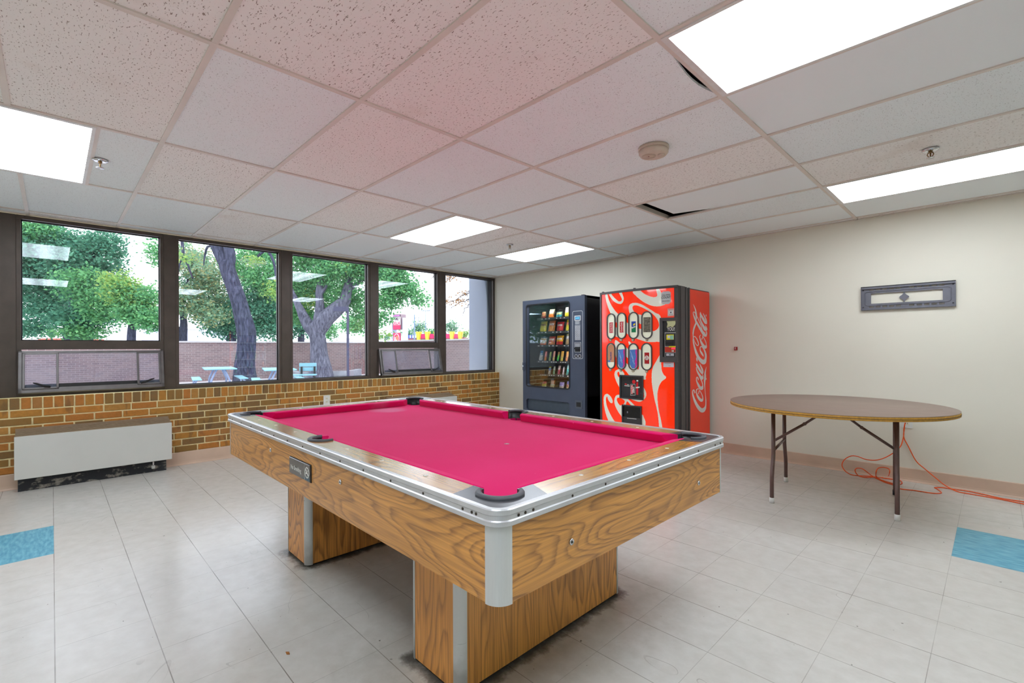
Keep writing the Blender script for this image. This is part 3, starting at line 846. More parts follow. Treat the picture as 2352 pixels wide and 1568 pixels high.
# pedestals
for s in (-1, 1):
    x0, x1 = (PX+.517, PX+.822) if s > 0 else (PX-.822, PX-.517); y0, y1 = PY-.493, PY+.493; r = .032; zb = .012
    ped = B(); ped.box(x0+.02, x1-.02, y0+.02, y1-.02, 0, AB+.006); ped = ped.build('pedestal', MT['black'], pool)
    for q in ((x0+r, x1-r, y0, y0+.022), (x0+r, x1-r, y1-.022, y1), (x0, x0+.022, y0+r, y1-r), (x1-.022, x1, y0+r, y1-r)):
        b = B(); b.box(*q, zb, AB+.005); b.build('pedestal_panel', MT['wood_z'], ped)
    for sx in (-1, 1):
        for sy in (-1, 1):
            corner_post((x1-r) if sx > 0 else (x0+r), (y1-r) if sy > 0 else (y0+r), r, sx, sy, zb*.6, AB+.005, 'corner_trim', ped, MT['post'])
# barrel locks and the no-smoking plaque on the near long side
def lock(c, ax):
    b = B(); s = -1 if ax == 'y' else 1
    b.lathe([(0, 0), (.0095, 0), (.0095, s*.004), (.0065, s*.0055), (.0060, s*.004), (0, s*.004)], c, 18, ax)
    b.mat(1).lathe([(0, s*.004), (.003, s*.004), (.003, s*.0045), (0, s*.0045)], c, 10, ax)
    b.build('barrel_lock', [MT['chrome'], MT['black']], pool)
for x in (-2.533, -1.737): lock((x, PY-ay_, .683), 'y')
for y in (1.075, 1.912): lock((PX+ax_, y, .631), 'x')
yf = PY-ay_
def plaque_mat():
    return simple('smoked acrylic plaque', L(78, 74, 72), .12, coat=.5, var=.04)
b = B(); b.box(-2.261, -2.022, yf-.007, yf-.0005, .624, .696, bev=.0015, seg=1)
b.mat(1)
text_mesh(b, 'No Smoking', .027, (-2.178, yf-.0073, .655), (1, 0, 0), (0, 0, 1), .0004, bold=.0006, squeeze=.92)
cx, cz, R = -2.050, .661, .024
ring = [(cx+R*math.cos(a), cz+R*math.sin(a)) for a in np.linspace(0, 2*math.pi, 33)[:-1]]; rin = [(cx+R*.80*math.cos(a), cz+R*.80*math.sin(a)) for a in np.linspace(0, 2*math.pi, 33)[:-1]]
b.plate([ring, rin], (0, yf-.0073, 0), (1, 0, 0), (0, 0, 1), .0005)
b.plate([[(cx-.019, cz+.013), (cx-.014, cz+.017), (cx+.019, cz-.013), (cx+.014, cz-.017)]], (0, yf-.0073, 0), (1, 0, 0), (0, 0, 1), .0005)
b.plate([[(cx-.014, cz-.006), (cx+.008, cz-.006), (cx+.008, cz-.001), (cx-.014, cz-.001)]], (0, yf-.0073, 0), (1, 0, 0), (0, 0, 1), .0004)
b.plate([[(cx+.004, cz+.004), (cx+.009, cz+.004), (cx+.012, cz+.012), (cx+.007, cz+.012)]], (0, yf-.0073, 0), (1, 0, 0), (0, 0, 1), .0004)
b.box(-2.0795, -2.0788, yf-.0076, yf-.007, .627, .693)
o = b.build('plaque', [plaque_mat(), MT['white']], pool); o['label'] = 'grey No Smoking plaque on the oak side'
b = B(); b.box(-2.262, -2.018, yf-.003, yf-.0004, .6225, .6985); b.build('plaque_backing', MT['gasket'], pool)

# ================================================================== round folding table
tc_ = Vector((-.885, 4.385)); TR, TTOP = .728, .745
MT['lam'] = simple('brown laminate table top', L(134, 112, 100), .42, var=.06, scale=9)
MT['ply'] = simple('worn plywood edge', L(186, 136, 48), .6, var=.2, scale=60)
MT['brown'] = simple('brown enamelled steel', L(98, 72, 66), .3, .1, var=.08)
rt = thing('round_table', 'round folding table with brown laminate top and brown steel legs', 'table', (tc_.x, tc_.y, 0))
b = B(); b.lathe([(0, TTOP-.004), (TR-.001, TTOP-.004), (TR-.001, TTOP-.001), (TR-.003, TTOP), (0, TTOP)], (tc_.x, tc_.y, 0), 96); b.build('tabletop', MT['lam'], rt)
b = B(); b.lathe([(0, TTOP-.032), (TR-.004, TTOP-.032), (TR, TTOP-.030), (TR, TTOP-.020), (TR-.001, TTOP-.019), (TR-.001, TTOP-.004), (0, TTOP-.004)], (tc_.x, tc_.y, 0), 96)
b.mat(1).lathe([(TR-.01, TTOP-.0195), (TR+.0008, TTOP-.0195), (TR+.0008, TTOP-.0165), (TR-.01, TTOP-.0165)], (tc_.x, tc_.y, 0), 96)
b.build('table_edge', [MT['ply'], simple('dark edge groove', L(70, 50, 34), .7)], rt)
feet = [[Vector((-1.190, 3.940)), Vector((-1.289, 4.643))], [Vector((-.469, 4.150)), Vector((-.561, 4.850))]]
for q, (fa, fb) in enumerate(feet):
    mid = (fa+fb)/2; d = (fb-fa).normalized(); half = (fb-fa).length/2
    inner = [mid - d*(half-.075), mid + d*(half-.075)]
    for k, (f, i_) in enumerate(zip((fa, fb), inner)):
        P = [(i_.x, i_.y, TTOP-.034), (i_.x, i_.y, .37), *[(i_.x+(f.x-i_.x)*w, i_.y+(f.y-i_.y)*w, z) for w, z in ((.12, .335), (.5, .275), (.9, .205))], (f.x, f.y, .165), (f.x, f.y, .012)]
        b = B(); b.tube(P, .0145, 12); lg = b.build('leg', MT['brown'], rt)
        dark = (q == 1 and k == 1)
        b = B(); b.lathe([(0, 0), (.0175, 0), (.0175, .038), (.0155, .041), (0, .041)], (f.x, f.y, 0), 16)
        b.build('foot_cap', MT['black'] if dark else MT['white'], lg)
    a, c = inner
    b = B(); b.tube([(a.x, a.y, .385), (c.x, c.y, .385)], .010, 8); b.build('crossbar', MT['brown'], rt)
    # runner under the top
    o = d.orthogonal() if False else Vector((-d.y, d.x))
    b = B(); s0, s1 = mid-d*(half+.02), mid+d*(half+.02)
    b.prism([(s0.x-o.x*.02, s0.y-o.y*.02, TTOP-.050), (s1.x-o.x*.02, s1.y-o.y*.02, TTOP-.050), (s1.x+o.x*.02, s1.y+o.y*.02, TTOP-.050), (s0.x+o.x*.02, s0.y+o.y*.02, TTOP-.050)], (0, 0, .019)); b.build('runner', MT['brown'], rt)
    # folding brace from the crossbar level to the underside
    tw = (tc_-mid).normalized()
    m0 = mid - d*(half-.14)
    e0 = (m0.x, m0.y, .455); e1 = (m0.x+tw.x*.20, m0.y+tw.y*.20, .60); e2 = (m0.x+tw.x*.335, m0.y+tw.y*.335, TTOP-.034)
    b = B(); b.tube([(a.x, a.y, .452), e0], .008, 8); b.tube([e0, e1], .010, 8); b.tube([e1, e2], .009, 8); b.tube([(e1[0]-d.x*.02, e1[1]-d.y*.02, e1[2]+.004), (e1[0]+d.x*.02, e1[1]+d.y*.02, e1[2]-.004)], .012, 8)
    b.build('brace', MT['brown'], rt)
# long side rail under the top, seen between the leg tops
b = B(); e0, e1 = feet[0][0]+Vector((-.0, .06)), feet[1][0]+Vector((.09, .06)); dd = (e1-e0).normalized(); nn = Vector((-dd.y, dd.x))*.012
b.prism([(e0.x-nn.x, e0.y-nn.y, TTOP-.055), (e1.x-nn.x, e1.y-nn.y, TTOP-.055), (e1.x+nn.x, e1.y+nn.y, TTOP-.055), (e0.x+nn.x, e0.y+nn.y, TTOP-.055)], (0, 0, .024)); b.build('runner', MT['brown'], rt)

# ================================================================== orange extension cord
cr_ = .0042
wall = lambda u, v, y=BY-.012: tuple(py(y, u, v)); flr = lambda u, v: tuple(pz(cr_+.001, u, v))
c1 = [wall(2079, 970, BY-.035), wall(2076, 985, BY-.03), wall(2075, 1004, BY-.02), wall(2066, 1028, BY-.05), wall(2040, 1047, BY-.06), wall(2015, 1056, BY-.06), wall(1990, 1055, BY-.06), wall(1970, 1048, BY-.06), wall(1955, 1047, BY-.07), wall(1940, 1055, BY-.08), wall(1934, 1068, BY-.09), wall(1941, 1081, BY-.12), flr(1955, 1089.5), flr(1975, 1092), flr(1995, 1093), flr(2014, 1095)]
c2 = [flr(2014, 1094), flr(1990, 1096), flr(1972, 1092), wall(1964, 1081, 5.27), wall(1968, 1075, 5.29), wall(1980, 1076, 5.28), wall(1992, 1084, 5.26), flr(2006, 1094), flr(2028, 1103), flr(2048, 1109), flr(2066, 1112), flr(2072, 1108), flr(2066, 1103), flr(2040, 1099), flr(2015, 1096), wall(2012, 1085, 5.22), wall(2017, 1075, 5.25), wall(2030, 1073, 5.25), wall(2042, 1077, 5.25), wall(2043, 1086, 5.22), flr(2038, 1094), flr(2020, 1097), flr(2010, 1096), flr(2030, 1106), flr(2052, 1113)]
c3 = [flr(2052, 1117), flr(2070, 1122.5), flr(2100, 1126), flr(2140, 1132), flr(2158, 1132.5), flr(2162, 1130), flr(2152, 1122), flr(2147, 1119.5), flr(2165, 1119.5), flr(2190, 1123), flr(2220, 1127), flr(2260, 1135), flr(2300, 1144), flr(2352, 1152), flr(2420, 1163)]
c4 = [wall(2079, 970, BY-.035), wall(2077, 985, BY-.03), wall(2076, 1004, BY-.02), wall(2087, 1026, BY-.02), wall(2104, 1058, BY-.025), wall(2125, 1077, BY-.03), wall(2150, 1098, BY-.05), wall(2172, 1115, BY-.075), flr(2198, 1128), flr(2225, 1133.5), flr(2270, 1141), flr(2310, 1148.5), flr(2352, 1157), flr(2420, 1170)]
b = B()
for cc in (c1, c2, c3, c4): b.tube([Vector(q) for q in catmull(cc, 7)], cr_, 7)
cord = b.build('extension_cord', simple('orange cord', L(238, 88, 14), .35, var=.05))
tag(cord, 'orange extension cord tangled on the floor below the wall outlet, behind the round table', 'extension cord')

# ================================================================== red drink machine
VX0, VX1, VYF, VYB, VZ = -3.213, -2.261, 4.602, 5.36, 1.818
vxc, vhw, VB = (VX0+VX1)/2, (VX1-VX0)/2, .045
def fy_(x): return VYF - VB*max(0.0, 1-((x-vxc)/vhw)**2)
def front(u, v, off=0.0):
    y = VYF-.02
    for _ in range(6):
        p = py(y, u, v); y = fy_(p.x)-off
    return py(y, u, v)
def C(x, y): return (1375+x/8.71, 650+y/8.71)          # tracing grid over the machine's front
dm = thing('drink_machine', 'tall red drink vending machine with big white script on its bulging front', 'vending machine', ((VX0+VX1)/2, 5.0, 0))
MT['dgrey'] = simple('dark grey machine trim', L(76, 73, 74), .42, .15, var=.06)
MT['dblack'] = simple('black machine steel', L(40, 39, 42), .4)
b = B(); b.box(VX0, VX1, 4.80, VYB, .06, VZ, bev=.006, seg=1); b.box(VX0+.03, VX1-.03, 4.84, VYB-.03, 0, .06); b.build('cabinet', MT['dblack'], dm)
# door slab with curved front
b = B(); n = 24; xs_ = [VX0+(VX1-VX0)*k/n for k in range(n+1)]
pts = [(x, fy_(x)+.006, .06) for x in xs_] + [(VX1, 4.765, .06), (VX0, 4.765, .06)]
b.prism(pts, (0, 0, VZ+.006-.06)); b.build('door', MT['dblack'], dm)
b = B()     # frame lips of the door
def strip(b, x0, x1, z0, z1, off, n=10):
    R = []
    for k in range(n+1):
        x = x0+(x1-x0)*k/n; R.append([(x, fy_(x)-off, z0), (x, fy_(x)-off, z1), (x, fy_(x)+.01, z1), (x, fy_(x)+.01, z0)])
    b.loft(R, smooth=False)
pl, ptop, pr = front(*C(70, 700)).x, front(*C(700, 165)).z, front(*C(1515, 300)).x
strip(b, VX0, VX1, ptop+.002, VZ+.008, .012, 24); strip(b, VX0, pl-.002, .06, ptop+.01, .010, 3); strip(b, pr+.004, VX1, .06, ptop+.01, .008, 6)
b.build('door_frame', MT['dgrey'], dm)
b = B()
for y0, y1 in ((4.768, 4.80), (4.842, 4.866)): b.box(VX1-.01, VX1+.004, y0, y1, .05, VZ+.002)
for y0 in (4.66,): b.box(VX1-.006, VX1+.003, y0, y0+.095, .05, VZ)
for z in [.25+.19*k for k in range(9)]:
    for y in (4.79, 4.855): b.lathe([(0, 0), (.004, 0), (.003, .003), (0, .003)], (VX1+.003, y, z), 8, 'x')
b.build('hinge_strip', MT['dgrey'], dm)
b = B(); b.box(VX1-.004, VX1+.003, 4.869, VYB-.004, .065, VZ-.012); b.build('side_panel', simple('red side panel', L(246, 54, 16), .3, var=.03, scale=3), dm)
for cx_, cw in ((VX0+.03, .02), (vxc-.01, .02)):
    b = B(); b.box(cx_, cx_+cw, fy_(cx_)-.006, fy_(cx_)+.012, VZ+.004, VZ+.018); b.build('door_clip', MT['dgrey'], dm)

# printed front: fine grid of cells, each red or white by the traced script
white = 1; red = 0
K = 1481
G = [ (1, [(690,168),(740,245),(850,340),(960,410),(1080,455),(1200,465),(1290,445),(1350,400),(1300,250),(1250,180),(1205,110),(1125,110),(850,135)], 1),
 (0, [(850,130),(900,200),(990,250),(1080,277),(1150,275),(1180,240),(1165,190),(1125,105)], 1),
 (1, [(200,205),(260,310),(330,380),(400,413),(450,415),(490,380),(507,310),(490,250),(460,180),(405,180),(445,260),(470,320),(455,355),(420,368),(370,340),(300,275),(245,205)], 1),
 (1, [(135,215),(150,330),(175,430),(210,530),(250,620),(345,768),(450,880),(555,985),(640,1045),(760,1110),(760,900),(660,860),(555,780),(470,690),(400,622),(340,560),(280,475),(235,395),(200,310),(178,215)], 1),
 (1, [(640,612),(608,530),(612,460),(650,412),(740,393),(860,425),(1000,505),(1130,590),(1250,690),(1250,1130),(1160,1172),(1060,1180),(960,1172),(850,1140),(740,1100),(640,1045),(560,990),(560,785),(620,820),(700,800),(800,640)], 0),
 (0, [(680,480),(710,448),(790,452),(950,525),(1090,620),(1180,730),(1212,830),(1190,905),(1130,950),(1080,958),(950,935),(865,915),(800,908),(700,860),(700,800),(800,798),(865,815),(865,650),(790,622),(735,592),(690,535)], 0),
 (0, [(560,770),(600,800),(600,700),(560,700)], 0),
 (1, [(335,888),(400,915),(480,950),(480,1120),(390,1082),(335,1050)], 0),
 (1, [(338,1140),(440,1205),(600,1330),(600,1490),(555,1470),(450,1400),(340,1290)], 0),
 (0, [(335,1285),(350,1300),(335,1330)], 0),
 (1, [(330,1330),(345,1440),(365,1510),(400,1560),(460,1600),(400,1350),(350,1310)], 0),
 (1, [(606,1163),(672,1215),(700,1260),(640,1260),(608,1226)], 0),
 (1, [(550,1596),(500,1688),(570,1782),(645,1852),(920,1930),(945,1876),(957,1811),(920,1731),(860,1661),(860,1381),(805,1341),(805,1690),(780,1720),(700,1712),(620,1662)], 0),
 (1, [(520,K+355),(490,K+285),(430,K+245),(375,K+250),(330,K+290),(322,K+370),(345,K+450),(380,K+530),(440,K+620),(440,K+450),(392,K+380),(376,K+330),(386,K+298),(408,K+290),(420,K+320),(440,K+370)], 0),
 (1, [(890,K+600),(940,K+670),(957,K+740),(945,K+800),(905,K+850),(850,K+885),(800,K+890),(730,K+870),(640,K+825),(900,K+830)], 0),
 (1, [(435,K+748),(370,K+757),(332,K+800),(318,K+880),(332,K+960),(375,K+1055),(430,K+1140),(490,K+1200),(490,K+960),(440,K+965),(400,K+930),(375,K+880),(368,K+845),(378,K+815),(400,K+808),(440,K+815),(500,K+850),(527,K+880),(515,K+920),(485,K+962),(540,K+962),(575,K+880),(650,K+955),(735,K+980),(580,K+828),(500,K+800),(450,K+750)], 0),
 (1, [(175,K+732),(130,K+750),(108,K+800),(105,K+880),(115,K+980),(145,K+1120),(205,K+1285),(270,K+1400),(400,K+1400),(340,K+1305),(270,K+1200),(210,K+1080),(165,K+960),(150,K+860),(160,K+800),(180,K+790),(190,K+840),(220,K+890),(255,K+918),(280,K+910),(285,K+870),(260,K+810),(220,K+760)], 1),
 (1, [(870,K+1150),(920,K+1230),(943,K+1300),(935,K+1375),(900,K+1440),(850,K+1440)], 0),
 (1, [(1240,K-60),(1150,K+90),(1090,K+200),(1065,K+330),(1065,K+480),(1085,K+640),(1120,K+830),(1160,K+1000),(1190,K+1150),(1215,K+1410),(1220,K+1560),(1300,K+1560),(1280,K+1415),(1250,K+1250),(1210,K+1080),(1185,K+900),(1180,K+740),(1195,K+640),(1220,K+560),(1270,K+480),(1355,K+410),(1300,K+340),(1265,K+250),(1255,K+110),(1240,K+20)], 0)]
def inside(P, poly):
    x, y = P[..., 0], P[..., 1]; r = np.zeros(x.shape, bool); n = len(poly)
    for i in range(n):
        x0, y0 = poly[i]; x1, y1 = poly[(i+1) % n]
        if y0 == y1: continue
        c = ((y0 > y) != (y1 > y)) & (x < (x1-x0)*(y-y0)/(y1-y0)+x0); r ^= c
    return r
gx_, gz_ = np.linspace(pl, pr, 301), np.linspace(.10, ptop+.001, 561)
cx_, cz_ = np.meshgrid((gx_[1:]+gx_[:-1])/2, (gz_[1:]+gz_[:-1])/2, indexing='ij')
def panel_xz(pt):
    q = front(*C(*pt)); return (q.x, q.z)
idx = np.zeros(cx_.shape, int); PP = np.stack([cx_, cz_], -1)
for colr, poly, sm in G:
    pl_ = [tuple(q) for q in catmull(poly, 4, closed=True)] if True else poly
    idx[inside(PP, [panel_xz(q) for q in pl_])] = colr
verts = [(x, fy_(x)-.004, z) for x in gx_ for z in gz_]; nz_ = len(gz_)
faces = [(i*nz_+j, i*nz_+j+1, (i+1)*nz_+j+1, (i+1)*nz_+j) for i in range(len(gx_)-1) for j in range(nz_-1)]
me = bpy.data.meshes.new('front_panel'); me.from_pydata(verts, [], faces)
me.polygons.foreach_set('material_index', idx.reshape(-1).astype(np.int32)); 
for p_ in me.polygons: p_.use_smooth = True
def lit_sheet(name, col, es, drops=False):
    n = N(name); c = col
    if drops:
        v = n.node('ShaderNodeTexVoronoi', {'Vector': n.scale(n.obj(), (13, 13, 9)), 'Scale': 1.0, 'Randomness': 1.0}).outputs['Distance']
        m = n.ramp(v, [(.12, 0.0), (.15, 1.0), (.19, 1.0), (.22, 0.0)]); c = n.mix(n.math('MULTIPLY', m, .28), col, L(200, 20, 0))
    n.P(col=c, rough=.12, emit=c, es=es, coat=.6); return n.m
me.materials.append(lit_sheet('lit red sheet', L(248, 46, 8), .22, True)); me.materials.append(lit_sheet('lit white sheet', L(222, 220, 206), .10))
link_mesh('front_panel', me, dm)

def fr_rect(x0, y0, x1, y1, off=.005):
    """front-face rectangle from tracing-grid corners -> world x0,x1,z0,z1 (mean of the two sides)"""
    a, b_, c_, d_ = front(*C(x0, y0), off), front(*C(x1, y0), off), front(*C(x1, y1), off), front(*C(x0, y1), off)
    return (a.x+d_.x)/2, (b_.x+c_.x)/2, (c_.z+d_.z)/2, (a.z+b_.z)/2
def on_front(b, loop, off, depth):
    """curved thin plate on the front from a 2-D (x,z) loop"""
    cx = sum(p[0] for p in loop)/len(loop)
    y = lambda x: fy_(x)-off
    sl = (y(cx+.02)-y(cx-.02))/.04
    b.plate(loop if hasattr(loop[0][0], '__len__') else [loop], (0, y(cx)-sl*cx, 0), (1, sl, 0), (0, 0, 1), depth)
def fplate(b, loops, off, depth):
    xs2 = [p[0] for p in loops[0]]; cx = (min(xs2)+max(xs2))/2
    y = lambda x: fy_(x)-off
    sl = (y(cx+.03)-y(cx-.03))/.06
    b.plate(loops, (0, y(cx)-sl*cx, 0), (1, sl, 0), (0, 0, 1), depth)
    return Vector((1, sl, 0)).normalized(), y(cx), sl, cx
MT['insert'] = simple('pale lit insert', L(226, 228, 206), .2, emit=L(226, 228, 206), es=.12, var=.02)
WIN = [(258, 865, 145, 492), (468, 853, 168, 505), (705, 847, 200, 517), (973, 840, 223, 530), (255, 1455, 143, 490), (462, 1465, 175, 512), (702, 1472, 197, 527), (969, 1472, 222, 530)]
KIND = ['red', 'red', 'green', 'foil', 'tan', 'blue', 'blue', 'maroon']
BTN = [(242, 1138), (452, 1133), (690, 1133), (966, 1130), (240, 1731), (447, 1741), (690, 1753), (960, 1763)]
cols = {'red': L(206, 22, 34), 'green': L(0, 128, 78), 'gblue': L(30, 70, 170), 'yellow': L(240, 220, 30), 'foil': L(120, 112, 100), 'tan': L(205, 140, 100), 'blue': L(86, 130, 206), 'pink': L(216, 50, 150), 'maroon': L(178, 20, 26), 'navy': L(30, 50, 130), 'w': L(238, 236, 230), 'grn': L(140, 150, 120)}
CM = {k: simple('label '+k, v, .3, var=.05, scale=60) for k, v in cols.items()}
CM['foil'] = simple('crumpled foil label', cols['foil'], .3, .5, var=.5, scale=60)
for (wx, wy, ww, wh), kd, bt in zip(WIN, KIND, BTN):
    x0, x1, z0, z1 = fr_rect(wx-ww/2, wy-wh/2, wx+ww/2, wy+wh/2)
    cx, cz = (x0+x1)/2, (z0+z1)/2; hw, hh = .062, .148
    b = B(); fplate(b, [stadium(cx, cz, hw, hh), stadium(cx, cz, hw-.012, hh-.012)], .005, .013)
    bz = b.build('selection_bezel', MT['dgrey'], dm)
    b = B(); ex, y0, sl, _ = fplate(b, [stadium(cx, cz, hw-.011, hh-.011)], .005, .003)
    b.build('selection_insert', MT['insert'], bz)
    ez = Vector((0, 0, 1))
    def P3(x, z, off): return Vector((x, fy_(x)-off, z))
    b = B()
    def rect(a0, a1, c0, c1, off, m):
        b.mat(m); fplate(b, [[(cx+a0, cz+c0), (cx+a1, cz+c0), (cx+a1, cz+c1), (cx+a0, cz+c1)]], off, .0005)
    up = (ex*.22+ez).normalized(); rt_ = up.cross(Vector((ex.y, -ex.x, 0)))
    if kd in ('red', 'maroon'):
        rect(-.027, .027, -.075, .045, .0085, 0); rect(-.024, .024, .045, .049, .0085, 1); rect(-.024, .024, -.079, -.075, .0085, 1)
        b.mat(1)
        if kd == 'red':
            rect(.017, .023, -.070, .040, .0092, 1)
            text_mesh(b, 'Coca-Cola', .024, P3(cx-.004, cz-.015, .0094), ez, -ex, .0003, bold=.0008)
        else:
            b.mat(1); fplate(b, [[(cx+.024*math.cos(a), cz-.012+.024*math.sin(a)) for a in np.linspace(0, 6.28, 21)[:-1]]], .0092, .0004); b.mat(2)
            text_mesh(b, 'Dr', .02, P3(cx, cz-.004, .0100), ex, ez, .0003, bold=.001); text_mesh(b, 'Pepper', .012, P3(cx, cz-.022, .0100), ex, ez, .0003, bold=.001)
        b.build('drink_picture', [CM[kd], CM['w'], CM['maroon']], bz)
    elif kd == 'green':
        rect(-.027, .027, -.075, -.020, .0085, 0); rect(-.027, .027, -.020, .045, .0085, 2); rect(-.024, .024, .045, .049, .0085, 1)
        b.mat(3); fplate(b, [[(cx-.010, cz+.002), (cx+.004, cz+.020), (cx+.020, cz+.024), (cx+.018, cz+.008), (cx+.006, cz-.002)]], .0092, .0004)
        b.mat(1); text_mesh(b, 'Sprite', .023, P3(cx, cz-.018, .0098), (ex*1+ez*.25), (ez-ex*.25), .0003, bold=.0012); b.build('drink_picture', [CM['green'], CM['w'], CM['gblue'], CM['yellow']], bz)
    elif kd == 'foil':
        rect(-.042, .042, -.075, .085, .0085, 0); b.build('drink_picture', CM['foil'], bz)
    elif kd == 'tan':
        b.mat(0); fplate(b, [[(cx-.045, cz-.07), (cx+.045, cz-.07)]+[(cx+.046*math.cos(a), cz+.085+.046*math.sin(a)) for a in np.linspace(0, math.pi, 9)]], .0085, .0005)
        b.mat(1); text_mesh(b, 'Sunkist', .032, P3(cx-.004, cz+.0, .0094), ez, -ex, .0003, bold=.001)
        rect(-.046, -.012, -.072, -.05, .0092, 2); b.build('drink_picture', [CM['tan'], CM['navy'], CM['blue']], bz)
    else:
        b.mat(0); fplate(b, [[(cx-.047, cz+.075), (cx-.047, cz-.085), (cx-.02, cz-.128), (cx+.02, cz-.128), (cx+.047, cz-.085), (cx+.047, cz+.082)]], .0085, .0005)
        b.mat(1); fplate(b, [[(cx+.047, cz+.08), (cx+.028, cz+.078), (cx+.022, cz+.05), (cx+.034, cz+.0), (cx+.016, cz-.05), (cx+.024, cz-.09), (cx+.012, cz-.125), (cx+.03, cz-.118), (cx+.047, cz-.085)]], .0092, .0004)
        b.mat(2)
        for k in range(3): b.plate([[(cx-.04+.012*k, cz+.06-.05*k), (cx-.034+.012*k, cz+.062-.05*k), (cx+.0+.008*k, cz-.02-.03*k), (cx-.006+.008*k, cz-.022-.03*k)]], (0, fy_(cx)-.0096, 0), (1, 0, 0), (0, 0, 1), 0)
        b.build('drink_picture', [CM['blue'], CM['pink'], simple('pale blue print', L(160, 190, 230), .3)], bz)
    q = front(*C(*bt), .005)
    b = B(); b.lathe([(0, .002), (.0165, .002), (.0165, -.008), (.013, -.011), (0, -.011)], (q.x, fy_(q.x)-.004, q.z), 18, 'y'); b.build('selection_button', simple('beige button', L(176, 164, 140), .35, .3), dm)

# coin panel
MT['coal'] = simple('charcoal plastic', L(50, 48, 50), .5)
x0, x1, z0, z1 = fr_rect(1232, 690, 1585, 1582)
yq = fy_(x1)-.006
cp = B(); cp.plate([[(x0, z0), (VX1-.002, z0), (VX1-.002, z1), (x0, z1)], [(x0+.032, z0+.055), (VX1-.014, z0+.055), (VX1-.014, z1-.035), (x0+.032, z1-.035)]], (0, fy_(x0)-.004-(fy_(VX1)-fy_(x0))/(VX1-x0)*x0, 0), (1, (fy_(VX1)-fy_(x0))/(VX1-x0), 0), (0, 0, 1), .020)
cp = cp.build('coin_panel', MT['dgrey'], dm)
def sy_(x): return fy_(x0)-.004 + (fy_(VX1)-fy_(x0))/(VX1-x0)*(x-x0)
sl = (fy_(VX1)-fy_(x0))/(VX1-x0)
def cplate(b, c0, c1, off, d=.001, loops=None):
    """plate on the coin panel from tracing-grid corners"""
    a, e = front(*C(*c0)), front(*C(*c1))
    l = [[(a.x, e.z), (e.x, e.z), (e.x, a.z), (a.x, a.z)]]
    b.plate(l, (0, fy_(x0)-.008-sl*x0-off, 0), (1, sl, 0), (0, 0, 1), d); return a, e
b = B(); cplate(b, (1275, 725), (1590, 1525), -.001); b.build('coin_recess', MT['black'], cp)
b = B(); cplate(b, (1335, 985), (1575, 1500), .004, .008); vf = b.build('validator_frame', simple('light grey frame', L(160, 160, 160), .4), cp)
b = B(); cplate(b, (1350, 1005), (1560, 1258), .013, .002); cplate(b, (1352, 1395), (1560, 1485), .013, .002); b.build('validator_face', MT['coal'], vf)
b = B(); cplate(b, (1378, 1030), (1525, 1130), .0155); b.mat(1); cplate(b, (1452, 1045), (1520, 1125), .017); b.mat(2); cplate(b, (1400, 1050), (1448, 1100), .017); b.build('instruction_label', [simple('yellow label', L(232, 222, 20), .4), simple('mint label', L(150, 205, 185), .4), simple('lilac label', L(200, 205, 225), .4)], vf)
b = B(); cplate(b, (1358, 1150), (1512, 1240), .0155, .014); b.mat(1); cplate(b, (1368, 1190), (1502, 1215), .030); b.build('bill_slot', [MT['black'], simple('pitch black', L(8, 8, 8), .6)], vf)
b = B(); cplate(b, (1345, 1275), (1560, 1382), .0135, .003); b.mat(1); cplate(b, (1425, 1258), (1562, 1284), .0165); b.mat(2); cplate(b, (1478, 1291), (1556, 1322), .017); b.mat(3); cplate(b, (1485, 1340), (1530, 1370), .017, .006)
b.build('coin_plate', [simple('orange red plate', L(190, 46, 22), .4), simple('yellow strip', L(225, 205, 20), .4), emitter('red display', (1.0, .02, .05), .9), MT['chrome']], vf)
b = B(); cplate(b, (1375, 1405), (1525, 1455), .0155); b.mat(1); cplate(b, (1432, 1415), (1465, 1445), .017); b.build('return_plate', [simple('pale plate', L(196, 198, 206), .4), MT['steel']], vf)
a = front(*C(1455, 922))
b = B(); text_mesh(b, 'YOU!', .052, (a.x, sy_(a.x)-.0055, a.z), (1, sl, 0), (0, 0, 1), .0005, bold=.001, squeeze=.62); b.build('panel_lettering', MT['white'], cp)
# paper note stuck over the coin panel
a = front(*C(1465, 800))
nb = B(); pts = [(-.052, .028), (-.02, .042), (.046, .036), (.048, .0), (.042, -.018), (.012, -.042), (-.008, -.030), (-.050, -.040), (-.040, -.008)]
nb.plate([[(x*.92, z*1.1) for x, z in pts]], (a.x, sy_(a.x)-.0125, a.z), (1, sl, 0), (.0, -.06, 1), .0006)
tag(nb.build('paper_note', simple('pale yellow paper', L(206, 208, 160), .8, var=.08, scale=20)), 'torn pale yellow paper note stuck above the bill slot of the red machine', 'note')
# stickers, display window, delivery opening
def fpl(b, x0, y0, x1, y1, off, d, hole=None):
    q = fr_rect(x0, y0, x1, y1); l = [[(q[0], q[2]), (q[1], q[2]), (q[1], q[3]), (q[0], q[3])]]
    if hole: l.append([(q[0]+hole, q[2]+hole), (q[1]-hole, q[2]+hole), (q[1]-hole, q[3]-hole), (q[0]+hole, q[3]-hole)])
    r = fplate(b, l, off, d); return q, r
b = B(); q = fr_rect(1255, 165, 1445, 420); m = .012
fplate(b, [[(q[0], q[2]+m*1.6), (q[0]+m*1.6, q[2]), (q[1]-m*1.6, q[2]), (q[1], q[2]+m*1.6), (q[1], q[3]-m*1.2), (q[1]-m*1.6, q[3]), (q[0]+m*1.6, q[3]), (q[0], q[3]-m*1.2)]], .006, .0006)
cx, cz = (q[0]+q[1])/2, (q[2]+q[3])/2; hgt = q[3]-q[2]; wdt = q[1]-q[0]; sl2 = (fy_(cx+.03)-fy_(cx-.03))/.06
b.mat(1)
